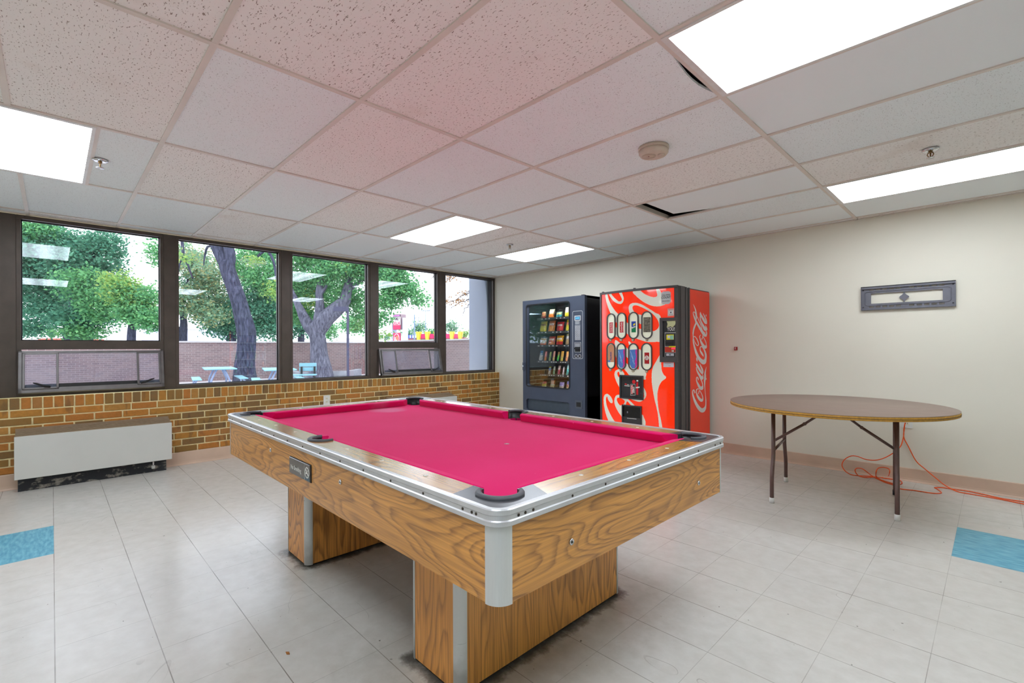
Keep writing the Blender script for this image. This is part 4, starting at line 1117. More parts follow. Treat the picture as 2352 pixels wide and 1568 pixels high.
text_mesh(b, 'CALORIES', hgt*.17, (cx, fy_(cx)-.0068, cz+hgt*.21), (1, sl2, 0), (0, 0, 1), .0003, bold=.0004, squeeze=.95*wdt/(hgt*.80))
text_mesh(b, 'COUNT', hgt*.25, (cx, fy_(cx)-.0068, cz+hgt*.02), (1, sl2, 0), (0, 0, 1), .0003, bold=.0006, squeeze=.95*wdt/(hgt*.84))
for k in range(9): b.plate([[(cx-wdt*.40+k*wdt*.09, cz-hgt*.28), (cx-wdt*.40+k*wdt*.09+wdt*.07, cz-hgt*.28), (cx-wdt*.40+k*wdt*.09+wdt*.07, cz-hgt*.235), (cx-wdt*.40+k*wdt*.09, cz-hgt*.235)]], (0, fy_(cx)-.0068-sl2*cx, 0), (1, sl2, 0), (0, 0, 1), 0)
b.build('calorie_sticker', [simple('grey sticker', L(204, 204, 206), .4), simple('black print', L(40, 40, 44), .5)], dm)
b = B(); fpl(b, 1378, 505, 1513, 668, .006, .0006); b.mat(1); fpl(b, 1392, 535, 1500, 645, .0068, .0003); b.mat(2); fpl(b, 1430, 572, 1462, 600, .0074, .0002); fpl(b, 1405, 545, 1488, 550, .0074, .0002); fpl(b, 1405, 620, 1488, 628, .0074, .0002)
b.build('notice_sticker', [simple('pink border', L(238, 150, 140), .4), MT['white'], MT['steel']], dm)
b = B(); fpl(b, 1297, K+105, 1505, K+198, .006, .0006); b.mat(1); fpl(b, 1325, K+120, 1445, K+126, .0068, .0002); fpl(b, 1400, K+170, 1450, K+176, .0068, .0002); b.build('paper_sticker', [simple('white label', L(214, 212, 222), .5), MT['steel']], dm)
b = B(); q, _ = fpl(b, 432, K+362, 905, K+838, .006, .012, .016); dw = b.build('display_frame', MT['coal'], dm)
b = B(); fpl(b, 440, K+370, 897, K+830, .0055, .004); b.build('display_back', simple('display black', L(38, 38, 44), .15, coat=.5), dw)
b = B(); dx = lambda x: front(*C(x, K+600)).x; dz = lambda y: front(*C(660, y)).z
def dpl(pts, off=.0105):
    fplate(b, [[(dx(x), dz(K+y)) for x, y in pts]], off, .0004)
b.mat(0); dpl([(715+36*math.cos(a), 488+38*math.sin(a)) for a in np.linspace(0, 6.28, 19)[:-1]]); dpl([(762, 530), (770, 490), (815, 490), (822, 530), (826, 740), (765, 740)]); dpl([(655, 560), (700, 555), (700, 730), (655, 735)], .0112)
b.mat(1); dpl([(648, 540), (742, 530), (742, 755), (648, 765)]); dpl([(768, 450), (812, 450), (812, 476), (768, 476)]); dpl([(755, 590), (830, 575), (832, 600), (757, 615)], .0112); dpl([(510, 570), (632, 572), (632, 584), (510, 582)]); dpl([(462, 541), (500, 541), (500, 550), (462, 550)]); dpl([(578, 545), (622, 548), (622, 556), (578, 553)])
b.mat(2); dpl([(652, 545), (738, 537), (738, 750), (652, 758)], .0109)
b.mat(0); dpl([(500, 530), (570, 533), (572, 556), (504, 552)])
b.mat(1)
X = Vector((1, (fy_(dx(700)+.02)-fy_(dx(700)-.02))/.04, 0))
text_mesh(b, 'ZERO', .026, (dx(712), fy_(dx(712))-.0118, dz(K+650)), (0, 0, 1), -X, .0003, bold=.001)
text_mesh(b, 'Coca-Cola', .022, (dx(676), fy_(dx(676))-.0118, dz(K+645)), (0, 0, 1), -X, .0003, bold=.0006)
b.build('display_picture', [CM['red'], CM['w'], MT['black']], dw)
b = B(); q, _ = fpl(b, 478, K+962, 870, K+1352, .006, .014, .014); dv = b.build('delivery_frame', MT['coal'], dm)
b = B(); fpl(b, 484, K+968, 864, K+1346, .0052, .002); b.build('delivery_recess', simple('pitch black recess', L(10, 10, 12), .25), dv)
b = B(); fpl(b, 490, K+1205, 858, K+1340, .0075, .006); b.build('delivery_flap', MT['coal'], dv)
b = B(); fpl(b, 505, K+1075, 592, K+1115, .0075, .0005); b.build('delivery_label', MT['steel'], dv)
b = B(); 
for k in range(14): fpl(b, 578+k*14, K+1213+k*1.2, 588+k*14, K+1225+k*1.2, .0138, .0004)
b.build('delivery_print', MT['white'], dv)

# white script up the side
def S(x, y): return px(VX1+.0036, 1580+x/11.2, 690+y/11.2)
Q = 1456
STK = [[(182,Q+925,28),(172,Q+885,24),(150,Q+842,28),(124,Q+870,24),(122,Q+930,28),(142,Q+1020,40),(182,Q+1130,56),(240,Q+1245,72),(305,Q+1330,90),(372,Q+1368,112),(428,Q+1325,76),(458,Q+1250,32),(463,Q+1130,22),(455,Q+1000,14),(445,Q+880,13),(435,Q+760,22),(431,Q+640,38),(436,Q+560,44),(444,Q+490,46),(442,Q+420,38),(456,Q+335,24),(480,Q+245,4)],
 [(292,Q+830,14),(262,Q+812,15),(228,Q+830,20),(215,Q+880,20),(226,Q+940,26),(255,Q+1010,48),(300,Q+1075,64),(352,Q+1112,70),(382,Q+1068,28),(374,Q+1000,20),(342,Q+920,15),(302,Q+852,13)], [(290,Q+860,14),(284,Q+905,20),(262,Q+945,20)],
 [(268,Q+590,16),(266,Q+556,24),(240,Q+512,24),(220,Q+545,22),(225,Q+610,28),(262,Q+695,46),(305,Q+770,64),(352,Q+800,88),(382,Q+735,28),(376,Q+680,22),(355,Q+615,20),(335,Q+575,24)],
 [(220,Q+255,20),(226,Q+320,26),(260,Q+400,42),(310,Q+480,58),(358,Q+540,84),(386,Q+480,20),(372,Q+440,16)], [(218,Q+150,6),(232,Q+205,44),(270,Q+270,50),(325,Q+360,52),(368,Q+425,34)], [(308,Q+172,10),(335,Q+240,28),(368,Q+315,40),(386,Q+390,24),(372,Q+430,20)],
 [(404,1442,6),(378,1390,40),(345,1338,44),(320,1288,28),(314,1220,20),(340,1182,22),(385,1210,26),(432,1292,34),(460,1400,46),(452,1510,56),(408,1580,120),(340,1545,92),(270,1460,72),(215,1340,58),(175,1210,42),(146,1090,32),(136,1000,24),(150,935,20),(180,925,18),(225,980,22),(264,1070,24),(272,1125,24),(252,1158,20),(222,1140,16),(180,1070,14),(150,990,12)],
 [(135,950,16),(136,830,30),(150,740,36),(176,660,40),(205,585,30),(192,548,8)],
 [(330,882,16),(306,920,20),(315,990,26),(348,1080,50),(400,1165,68),(446,1198,84),(475,1145,22),(460,1065,22),(420,980,18),(372,898,16)], [(382,915,14),(376,960,20),(352,1000,20)],
 [(465,915,30),(425,885,66),(345,765,62),(280,660,50),(222,560,44),(176,450,36),(142,355,22),(140,302,16),(165,295,18),(190,335,10)], [(222,492,8),(216,400,40),(202,270,30),(172,170,20),(135,92,4)], [(238,410,12),(290,530,16),(340,650,18),(372,765,16),(442,840,14)],
 [(316,400,20),(320,480,28),(355,580,42),(402,670,58),(456,735,92),(472,680,24),(450,640,16)], [(318,292,6),(330,370,50),(380,450,52),(430,540,52),(466,600,32)], [(395,328,10),(430,410,26),(466,500,34),(480,575,26),(470,605,20)], [(468,770,18),(480,850,32),(455,922,44)]]
gy_, gz2 = np.linspace(4.869, VYB-.004, 181), np.linspace(.065, VZ-.012, 701)
cy_, cz2 = (gy_[1:]+gy_[:-1])/2, (gz2[1:]+gz2[:-1])/2
sidx = np.zeros((len(cy_), len(cz2)), int)
def paint(poly):
    P = [S(*q) for q in poly]; ys3 = [p.y for p in P]; zs3 = [p.z for p in P]
    i0, i1 = np.searchsorted(cy_, min(ys3)), np.searchsorted(cy_, max(ys3)); j0, j1 = np.searchsorted(cz2, min(zs3)), np.searchsorted(cz2, max(zs3))
    if i1 <= i0 or j1 <= j0: return
    yy, zz3 = np.meshgrid(cy_[i0:i1], cz2[j0:j1], indexing='ij')
    sidx[i0:i1, j0:j1][inside(np.stack([yy, zz3], -1), list(zip(ys3, zs3)))] = 1
for pts in STK:
    c = catmull(pts, 6); Rb = []
    for i, q in enumerate(c):
        t = c[min(i+1, len(c)-1)]-c[max(i-1, 0)]; d = math.hypot(t[0], t[1]) or 1; nx, ny = -t[1]/d, t[0]/d; w = max(q[2], 1.5)/2
        Rb.append(((q[0]+nx*w, q[1]+ny*w), (q[0]-nx*w, q[1]-ny*w)))
    for (a, e), (c_, d_) in zip(Rb[:-1], Rb[1:]): paint([a, e, d_, c_])
paint([(452, Q+505), (484, Q+558), (446, Q+605)]); paint([(214, 1458), (228, 1465), (250, 1515), (250, 1575), (228, 1555), (212, 1510)])
paint([(468+12*math.cos(a), 385+30*math.sin(a)) for a in np.linspace(0, 6.28, 15)[:-1]])
n2 = len(gz2)
me = bpy.data.meshes.new('side_panel')
me.from_pydata([(VX1+.0036, y, z) for y in gy_ for z in gz2], [], [(i*n2+j, (i+1)*n2+j, (i+1)*n2+j+1, i*n2+j+1) for i in range(len(gy_)-1) for j in range(n2-1)])
me.polygons.foreach_set('material_index', sidx.reshape(-1).astype(np.int32))
me.materials.append(simple('red side sheet', L(246, 54, 16), .3, var=.03, scale=3)); me.materials.append(simple('white script vinyl', L(214, 212, 210), .4, var=.02))
link_mesh('side_lettering', me, dm)

# ================================================================== dark snack machine
SX0, SX1, SY, SB, SZ = -4.478, -3.437, 4.600, 5.34, 1.822
sm = thing('snack_machine', 'dark blue-grey snack vending machine with glass front full of snacks', 'vending machine', ((SX0+SX1)/2, 5.0, 0))
def s1(x, y): return py(SY, 1190+x/5.225, 670+y/5.225)
MT['navy'] = simple('dark blue-grey steel', L(70, 78, 96), .42, .12, var=.06, scale=5)
MT['cavity'] = simple('dark cavity lining', L(44, 46, 50), .6)
gx0, gx1 = s1(103, 600).x, s1(614, 600).x; gz0 = (s1(110, 1130).z+s1(600, 1160).z)/2; gz1 = (s1(115, 165).z+s1(590, 115).z)/2
b = B(); t = .03
b.box(SX0, SX0+t, SY+.045, SB, .05, SZ); b.box(SX1-.115, SX1, SY+.045, SB, .05, SZ); b.box(SX0, SX1, SB-t, SB, .05, SZ); b.box(SX0, SX1, SY+.045, SB, SZ-t, SZ); b.box(SX0, SX1, SY+.045, SB, .05, gz0-.09); b.box(SX0+.04, SX1-.04, SY+.08, SB-.04, 0, .05)
cab = b.build('cabinet', simple('black cabinet side', L(30, 27, 31), .28, var=.08), sm)
b = B(); b.box(SX0+t, gx1+.16, SB-t-.02, SB-t, gz0-.09, SZ-t); b.box(gx1+.02, gx1+.03, SY+.05, SB-t, gz0-.09, SZ-t); b.build('cavity_lining', MT['cavity'], sm)
b = B()
fl0, fl1 = s1(100, 1300), s1(617, 1450)
fz1 = (s1(105, 1283).z+s1(615, 1325).z)/2; fz0 = (s1(105, 1415).z+s1(612, 1475).z)/2
b.plate([[(SX0, .06), (SX1, .06), (SX1, SZ), (SX0, SZ)], rrect(gx0, gx1, gz0, gz1, .035, 6), rrect(fl0.x, fl1.x, fz0, fz1, .03, 6)], (0, SY, 0), (1, 0, 0), (0, 0, 1), -.045)
door = b.build('door', MT['navy'], sm)
b = B(); b.plate([rrect(gx0-.010, gx1+.010, gz0-.010, gz1+.010, .04, 6), rrect(gx0+.004, gx1-.004, gz0+.004, gz1-.004, .03, 6)], (0, SY-.001, 0), (1, 0, 0), (0, 0, 1), .006); b.build('window_seal', MT['black'], door)
b = B(); b.box(gx0-.004, gx1+.004, SY+.018, SY+.024, gz0-.004, gz1+.004); b.build('window_glass', glass_mat('snack window glass', (.97, .98, .98), grazing=.6), door)
b = B(); b.plate([rrect(fl0.x+.003, fl1.x-.003, fz0+.003, fz1-.003, .028, 6)], (0, SY+.028, 0), (1, 0, 0), (0, 0, 1), -.006); b.box(fl0.x, fl1.x, SY+.034, SY+.044, fz0, fz1)
b.build('delivery_flap', simple('slate flap', L(66, 76, 88), .5), door)
a0, a1 = s1(688, 1300), s1(770, 1405)
b = B(); b.plate([[(a0.x, a1.z), (a1.x, a1.z), (a1.x, a0.z), (a0.x, a0.z)]], (0, SY, 0), (1, 0, 0), (0, 0, 1), .004); c0, c1_ = s1(702, 1322), s1(755, 1382); b.mat(1).plate([[(c0.x, c1_.z), (c1_.x, c1_.z), (c1_.x, c0.z), (c0.x, c0.z)]], (0, SY-.004, 0), (1, 0, 0), (0, 0, 1), .002)
b.build('coin_return', [simple('slate box', L(78, 84, 96), .5), MT['black']], door)
# control column
o0, o1 = s1(652, 232), s1(778, 806)
b = B(); ow = .006
b.plate([rrect(o0.x, o1.x, o1.z, o0.z, .022, 5), rrect(o0.x+ow, o1.x-ow, o1.z+ow, o0.z-ow, .017, 5)], (0, SY, 0), (1, 0, 0), (0, 0, 1), .001); b.build('control_outline', simple('silver print', L(186, 190, 196), .4), door)
def srect(b, xa, ya, xb, yb, off, d):
    p_, q_ = s1(xa, ya), s1(xb, yb); b.plate([[(p_.x, q_.z), (q_.x, q_.z), (q_.x, p_.z), (p_.x, p_.z)]], (0, SY-off, 0), (1, 0, 0), (0, 0, 1), d)
b = B(); srect(b, 678, 288, 752, 342, 0, .003); b.mat(1); srect(b, 686, 297, 746, 334, .003, .001); b.mat(2); srect(b, 692, 311, 740, 319, .0042, .0004)
b.build('display', [MT['white'], emitter('blue display', (.015, .13, .32), .7), emitter('display digits', (.15, .55, .85), .8)], door)
b = B()
for k in range(5): srect(b, 684, 348+k*9, 745-(k % 2)*14, 353+k*9, 0, .0008)
b.build('instruction_print', simple('grey print', L(170, 174, 182), .5), door)
b = B()
MT['key'] = simple('pale key', L(196, 198, 206), .4); srect(b, 682, 400, 750, 580, 0, .002); kp = b.build('keypad', simple('keypad grey', L(128, 132, 142), .5), door)
for r_ in range(8):
    for c_ in range(3):
        b = B(); srect(b, 685+c_*22, 404+r_*22, 702+c_*22, 421+r_*22, .002, .003); b.mat(1); srect(b, 690+c_*22, 409+r_*22, 696+c_*22, 417+r_*22, .005, .0004); b.build('key', [MT['key'], MT['black']], kp)
b = B(); srect(b, 678, 606, 756, 726, 0, .002); b.mat(1); srect(b, 683, 612, 750, 720, .002, .002); b.mat(2); srect(b, 686, 618, 745, 660, .004, .001); b.mat(1); srect(b, 684, 668, 748, 690, .004, .014); b.mat(3); srect(b, 688, 690, 744, 697, .006, .004)
b.build('bill_acceptor', [simple('silver print', L(186, 190, 196), .4), MT['black'], simple('grey icon', L(150, 152, 160), .5), simple('pitch black slot', L(6, 6, 8), .5)], door)
for xx in (697, 740):
    c = s1(xx, 771); b = B(); b.lathe([(.015, 0), (.023, 0), (.023, -.004), (.018, -.005), (.014, -.001)], (c.x, SY, c.z), 20, 'y', cap=False); b.mat(1).lathe([(0, -.0005), (.015, -.0005), (.015, -.002), (0, -.002)], (c.x, SY, c.z), 20, 'y'); b.build('coin_slot', [simple('silver ring', L(170, 172, 178), .3, .6), MT['black']], door)
c = s1(70, 892); b = B(); b.box(c.x-.016, c.x+.022, SY-.016, SY, c.z-.055, c.z+.055, bev=.008); b.mat(1).lathe([(0, -.016), (.012, -.016), (.010, -.024), (0, -.024)], (c.x-.002, SY, c.z), 12, 'y'); b.build('latch', [MT['navy'], MT['chrome']], door)
b = B(); b.box(SX1-.05, SX1-.02, SY-.002, SY+.05, SZ-.002, SZ+.008); b.build('top_clip', MT['dgrey'], door)
# trays with price strips
def sA(x, y, Y): return py(Y, 1200+x/13.07, 680+y/13.07)
def sB(x, y, Y): return py(Y, 1200+x/14.25, 790+y/14.25)
TY = SY+.075
rows_z = [sA(800, 672, TY).z, sA(800, 1083, TY).z, sA(800, 1487, TY).z, sB(850, 580, TY).z, sB(850, 1015, TY).z, sB(850, 1440, TY).z]
trx0 = sA(440, 1083, TY).x; trx1 = gx1+.015
MT['wire'] = simple('dark spiral wire', L(60, 62, 66), .35, .7)
MT['strip'] = simple('price strip', L(58, 60, 64), .4)
for k, z in enumerate(rows_z):
    b = B(); b.box(trx0, trx1, TY, SB-.10, z-.012, z-.006); b.mat(1).box(trx0, trx1, TY-.006, TY, z-.016, z+.014); b.mat(2)
    n = 8 if k in (3, 4) else 5
    for q in range(n*2):
        x = trx0+.02+(trx1-trx0-.05)*q/(n*2-1)
        if (q*7+k*3) % 4: b.box(x, x+.020, TY-.0072, TY-.006, z-.006, z+.004)
    b.build('tray', [MT['cavity'], MT['strip'], MT['white']], sm)
# the lamp of the machine, down the inside of the door frame
b = B(); b.tube([(gx1+.012, SY+.058, gz0+.03), (gx1+.012, SY+.058, gz1-.03)], .008, 8); b.tube([(gx0+.03, SY+.058, gz1+.022), (gx1, SY+.058, gz1+.022)], .010, 8)
MT['tube'] = emitter('snack machine lamp tube', (1.0, .98, .92), 26.0)
b.build('lamp_tube', MT['tube'], sm)
def pack_mat(name, stops, print_col, k):
    n = N(name); x, y, z = n.xyz(n.node('ShaderNodeTexCoord').outputs['Generated'])
    col = n.ramp(z, stops, 'CONSTANT'); bl_ = n.noise(n.vec(n.math('MULTIPLY', x, 5.0), n.math('ADD', y, k*3.1), n.math('MULTIPLY', z, 6.0)), 1.3, 3)
    m = n.math('MULTIPLY', n.ramp(bl_, [(.56, 0.0), (.60, 1.0)]), n.math('LESS_THAN', n.math('ABSOLUTE', n.math('SUBTRACT', z, .45)), .32))
    band = n.math('MULTIPLY', n.math('LESS_THAN', n.math('ABSOLUTE', n.math('SUBTRACT', z, .70)), .09), n.math('LESS_THAN', n.math('ABSOLUTE', n.math('SUBTRACT', x, .5)), .36))
    col = n.mix(n.math('MULTIPLY', m, .6), col, print_col[0]); col = n.mix(n.math('MULTIPLY', band, .75), col, print_col[1])
    n.P(col=col, rough=.28); return n.m
def snack(cx, z0, w, h, d, mat, name, label, group, lean=.28):
    """crimped foil pack, leaning back on its spiral"""
    b = B(); nu, nv = 9, 11; Y = TY+.02
    def pt(u, v, s):
        bulge = (max(0, 1-(2*u-1)**2)**.55)*(max(0, 1-abs(2*v-1)**3)**.7)
        x = cx+(u-.5)*w*(1+.05*math.cos(3*v+cx*9)); zz = z0+v*h; yy = Y+.03+v*h*lean - s*d*.5*bulge + .002*math.sin(17*u+9*v)
        return (x, yy, zz)
    F_ = [[b.bm.verts.new(pt(i/nu, j/nv, 1)) for i in range(nu+1)] for j in range(nv+1)]; R_ = [[b.bm.verts.new(pt(i/nu, j/nv, -1)) for i in range(nu+1)] for j in range(nv+1)]
    for j in range(nv):
        for i in range(nu):
            b.bm.faces.new((F_[j][i], F_[j][i+1], F_[j+1][i+1], F_[j+1][i])); b.bm.faces.new((R_[j][i+1], R_[j][i], R_[j+1][i], R_[j+1][i+1]))
    for j in range(nv):
        b.bm.faces.new((R_[j][0], F_[j][0], F_[j+1][0], R_[j+1][0])); b.bm.faces.new((F_[j][nu], R_[j][nu], R_[j+1][nu], F_[j+1][nu]))
    for i in range(nu):
        b.bm.faces.new((R_[0][i], R_[0][i+1], F_[0][i+1], F_[0][i])); b.bm.faces.new((F_[nv][i], F_[nv][i+1], R_[nv][i+1], R_[nv][i]))
    o = b.build(name, mat, None, smooth=True)
    tag(o, label, 'snack', group)
    return o
Wt, Bk = L(236, 234, 226), L(40, 36, 34); Or, Ye, Rd, Te = L(240, 130, 30), L(236, 220, 30), L(205, 35, 40), L(50, 165, 180)
ITEMS = [ # row, tracing (A/B), centre x, top y, width, stops, print, short look
 (0,'A',595,470,135,[(0,L(170,40,40)),(.45,L(205,160,100))],(L(220,180,110),L(190,60,40)),'tan and dark red crisp bag, first in the top row'),
 (0,'A',830,395,185,[(0,Or),(.5,L(190,190,165))],(Or,Wt),'orange and white crisp bag in the top row'),
 (0,'A',1062,470,200,[(0,Te),(.55,L(110,140,120))],(Te,L(215,205,120)),'teal crisp bag in the top row'),
 (0,'A',1318,330,200,[(0,Ye),(.5,L(200,200,180))],(Ye,Wt),'bright yellow and white crisp bag, last in the top row'),
 (1,'A',580,760,215,[(0,Ye),(.45,L(226,204,60))],(Ye,L(150,70,50)),'yellow crisp bag, first in the second row'),
 (1,'A',830,735,220,[(0,L(240,150,60)),(.55,L(220,100,30))],(L(245,190,110),L(240,225,215)),'orange crisp bag in the second row'),
 (1,'A',1085,775,225,[(0,L(196,50,56)),(.5,L(200,36,48))],(L(230,120,80),L(235,225,225)),'red crisp bag in the second row'),
 (1,'A',1345,705,190,[(0,Ye),(.5,L(235,200,30))],(L(240,230,120),L(225,90,110)),'yellow crisp bag with a pink badge, last in the second row'),
 (2,'A',580,1215,210,[(0,L(240,110,40)),(.3,Wt),(.85,L(90,105,135))],(Or,L(215,160,50)),'white and orange crisp bag, first in the third row'),
 (2,'A',835,1210,225,[(0,L(225,120,50)),(.42,L(205,60,50))],(L(235,170,60),Wt),'red bag of corn snacks in the third row'),
 (2,'A',1072,1185,225,[(0,L(205,35,35)),(.45,L(240,180,30))],(L(225,70,50),Wt),'yellow and red cheese snack bag in the third row'),
 (2,'A',1335,1130,180,[(0,L(190,160,110)),(.55,L(190,190,190)),(.85,L(200,190,130))],(L(215,150,90),L(225,225,230)),'tan and grey snack bag, last in the third row'),
 (3,'B',548,215,105,[(0,L(60,120,170)),(.15,Wt),(.6,L(40,120,170))],(Wt,L(200,225,240)),'white and blue bar, first in the bar row'),
 (3,'B',700,240,75,[(0,L(250,140,20)),(.5,L(240,130,120))],(Or,L(245,150,140)),'orange and pink candy bar in the bar row'),
 (3,'B',850,255,62,[(0,L(130,180,110)),(.6,L(160,190,100))],(L(230,170,120),L(150,190,100)),'pale green bar in the bar row'),
 (3,'B',975,230,66,[(0,L(220,190,110)),(.5,L(225,160,140))],(L(235,220,110),L(220,130,120)),'tan and pink bar in the bar row'),
 (3,'B',1120,250,66,[(0,L(60,190,110)),(.3,L(90,210,70)),(.75,L(150,110,60))],(L(80,210,80),L(160,120,70)),'bright green bar in the bar row'),
 (3,'B',1240,230,92,[(0,L(225,205,90)),(.5,L(230,170,60))],(L(190,150,140),L(235,180,60)),'golden bar with a grey band in the bar row'),
 (3,'B',1402,240,80,[(0,L(240,150,90)),(.5,L(235,170,90))],(L(240,200,130),L(240,150,80)),'peach orange bar in the bar row'),
 (3,'B',1520,240,44,[(0,L(80,130,220))],(L(120,160,230),L(80,120,210)),'blue bar, last in the bar row'),
 (4,'B',838,735,80,[(0,L(200,200,60)),(.12,Wt),(.55,L(120,160,220)),(.88,L(215,215,40))],(Wt,L(70,100,180)),'white and blue pack with a yellow top in the fifth row'),
 (4,'B',985,730,62,[(0,L(150,205,160)),(.6,L(190,200,180))],(L(140,200,150),L(200,205,190)),'pale mint pack in the fifth row'),
 (4,'B',1145,705,80,[(0,L(205,50,80)),(.75,L(200,170,165))],(Wt,Wt),'pink and white speckled pack in the fifth row'),
 (4,'B',1290,740,40,[(0,L(200,190,200))],(Wt,L(190,170,190)),'thin lilac pack in the fifth row'),
 (4,'B',1425,650,62,[(0,L(90,195,200)),(.6,L(150,190,200))],(L(90,200,200),L(170,205,210)),'aqua pack in the fifth row'),
 (4,'B',1527,800,30,[(0,L(225,205,70))],(Ye,Ye),'narrow yellow pack, last in the fifth row'),
 (5,'B',665,1215,140,[(0,L(190,185,150)),(.32,L(215,215,40)),(.7,L(220,70,80))],(Wt,L(220,60,80)),'yellow and red pack, first in the bottom row'),
 (5,'B',940,1180,150,[(0,L(205,195,150)),(.55,L(200,120,60))],(Bk,L(225,170,120)),'cellophane cookie pack in the bottom row'),
 (5,'B',1240,1240,165,[(0,L(200,185,170)),(.45,L(170,155,215))],(Wt,L(120,100,180)),'lilac cookie pack in the bottom row'),
 (5,'B',1465,1210,150,[(0,L(225,200,140)),(.3,L(195,120,90)),(.7,L(130,130,190))],(Wt,L(110,110,180)),'blue and tan cookie pack, last in the bottom row')]
base_y = {0: 650, 1: 1062, 2: 1458, 3: 548, 4: 985, 5: 1415}
for k, (r_, tr, cx, top, w, stops, prn, lab) in enumerate(ITEMS):
    f_ = sA if tr == 'A' else sB
    Y = TY+.03
    z0 = rows_z[r_]-.006; sc = 13.07 if tr == 'A' else 14.25
    x = f_(cx, top, Y).x; w_ = abs(f_(cx+w/2, top, Y).x-f_(cx-w/2, top, Y).x); z1 = f_(cx, top, Y+.04).z
    bar = r_ in (3, 4)
    x = min(x, gx1-.012-w_*.3)
    snack(x, z0, w_*.9, max(.06, z1-z0), .05 if not bar else .028, pack_mat('wrapper %s' % lab.split(',')[0], stops, prn, k), 'snack_bar' if bar else 'snack_bag', lab + ' of the snack machine', 'snacks behind the glass of the snack machine', .22)
for r_ in range(5):      # spiral wires in front of the packs
    n = 8 if r_ in (3, 4) else 4
    for q in range(n):
        x = trx0+.07+(trx1-trx0-.14)*q/(n-1); rr = .055 if n == 4 else .032; z = rows_z[r_]+rr
        pts = [(x+rr*math.cos(a), TY+.004+.10*a/12.6, z+rr*math.sin(a)) for a in np.linspace(-1.57, 9.4, 40)]
        b = B(); b.tube(pts, .0018, 5); b.build('spiral_wire', MT['wire'], sm)

# ================================================================== outdoors
b = B(); b.box(-140, -6.13, -60, 120, -.35, -.10)
MT['ground'] = simple('pale courtyard paving', L(196, 192, 196), .9, var=.12, scale=1.5)
tag(b.build('ground', MT['ground']), kind='structure')
def outer_brick():
    n = N('courtyard brick'); x, y, z = n.xyz(n.pos())
    h = n.math('ADD', x, y)
    br = n.node('ShaderNodeTexBrick', {'Vector': n.vec(h, z, 0.0), 'Color1': L(138, 112, 112), 'Color2': L(116, 94, 98), 'Mortar': L(172, 160, 158), 'Scale': 1.0, 'Mortar Size': .006, 'Brick Width': .21, 'Row Height': .072})
    st = n.ramp(n.noise(n.scale(n.pos(), (.5, .5, 1.4)), 1.2, 4), [(.4, 0.0), (.7, .5)])
    n.P(col=n.mix(st, br.outputs['Color'], L(150, 138, 140)), rough=.85); return n.m
MT['obrick'] = outer_brick(); MT['cop'] = simple('stone coping', L(196, 190, 190), .8)
WTOP = 1.50
b = B(); b.box(-22.3, -22.0, -30, 12.3, -.1, WTOP-.06); b.mat(1).box(-22.35, -21.95, -30, 12.35, WTOP-.06, WTOP)
tag(b.build('wall_courtyard_west', [MT['obrick'], MT['cop']]), kind='structure')
b = B(); b.box(-22.0, -6.3, 12.0, 12.3, -.1, WTOP); b.mat(1).box(-22.0, -6.3, 11.95, 12.35, WTOP, WTOP+.06)
tag(b.build('wall_courtyard_north', [MT['obrick'], MT['cop']]), kind='structure')

def bark_mat(name, a, c):
    n = N(name); v = n.noise(n.scale(n.pos(), (9, 9, 2.2)), 1.6, 5, .65, .6)
    n.P(col=n.ramp(v, [(.35, a), (.65, c)]), rough=.95, spec=.1); n.bump(v, .8, .04); return n.m
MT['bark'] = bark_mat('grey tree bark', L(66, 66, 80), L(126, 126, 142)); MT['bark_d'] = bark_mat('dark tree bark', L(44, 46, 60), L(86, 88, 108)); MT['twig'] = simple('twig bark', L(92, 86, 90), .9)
LV = {'green': leaf_mat('mid green leaves', [L(84, 142, 96), L(108, 168, 116), L(134, 192, 126), L(70, 124, 94)]),  # leaf greens are greyed, with haze and glass reflections mixed into the colour
      'blue': leaf_mat('blue green leaves', [L(70, 126, 104), L(98, 154, 124), L(116, 170, 140), L(58, 106, 90)]),
      'yellow': leaf_mat('yellowing leaves', [L(132, 178, 106), L(160, 190, 104), L(112, 166, 104), L(182, 188, 104)]),
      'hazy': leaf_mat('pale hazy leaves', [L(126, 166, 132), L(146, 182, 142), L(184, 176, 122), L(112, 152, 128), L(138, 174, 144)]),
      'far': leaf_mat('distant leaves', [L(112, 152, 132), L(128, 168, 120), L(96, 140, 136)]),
      'brown': leaf_mat('browned leaves', [L(150, 118, 84), L(176, 128, 76), L(120, 104, 92)])}
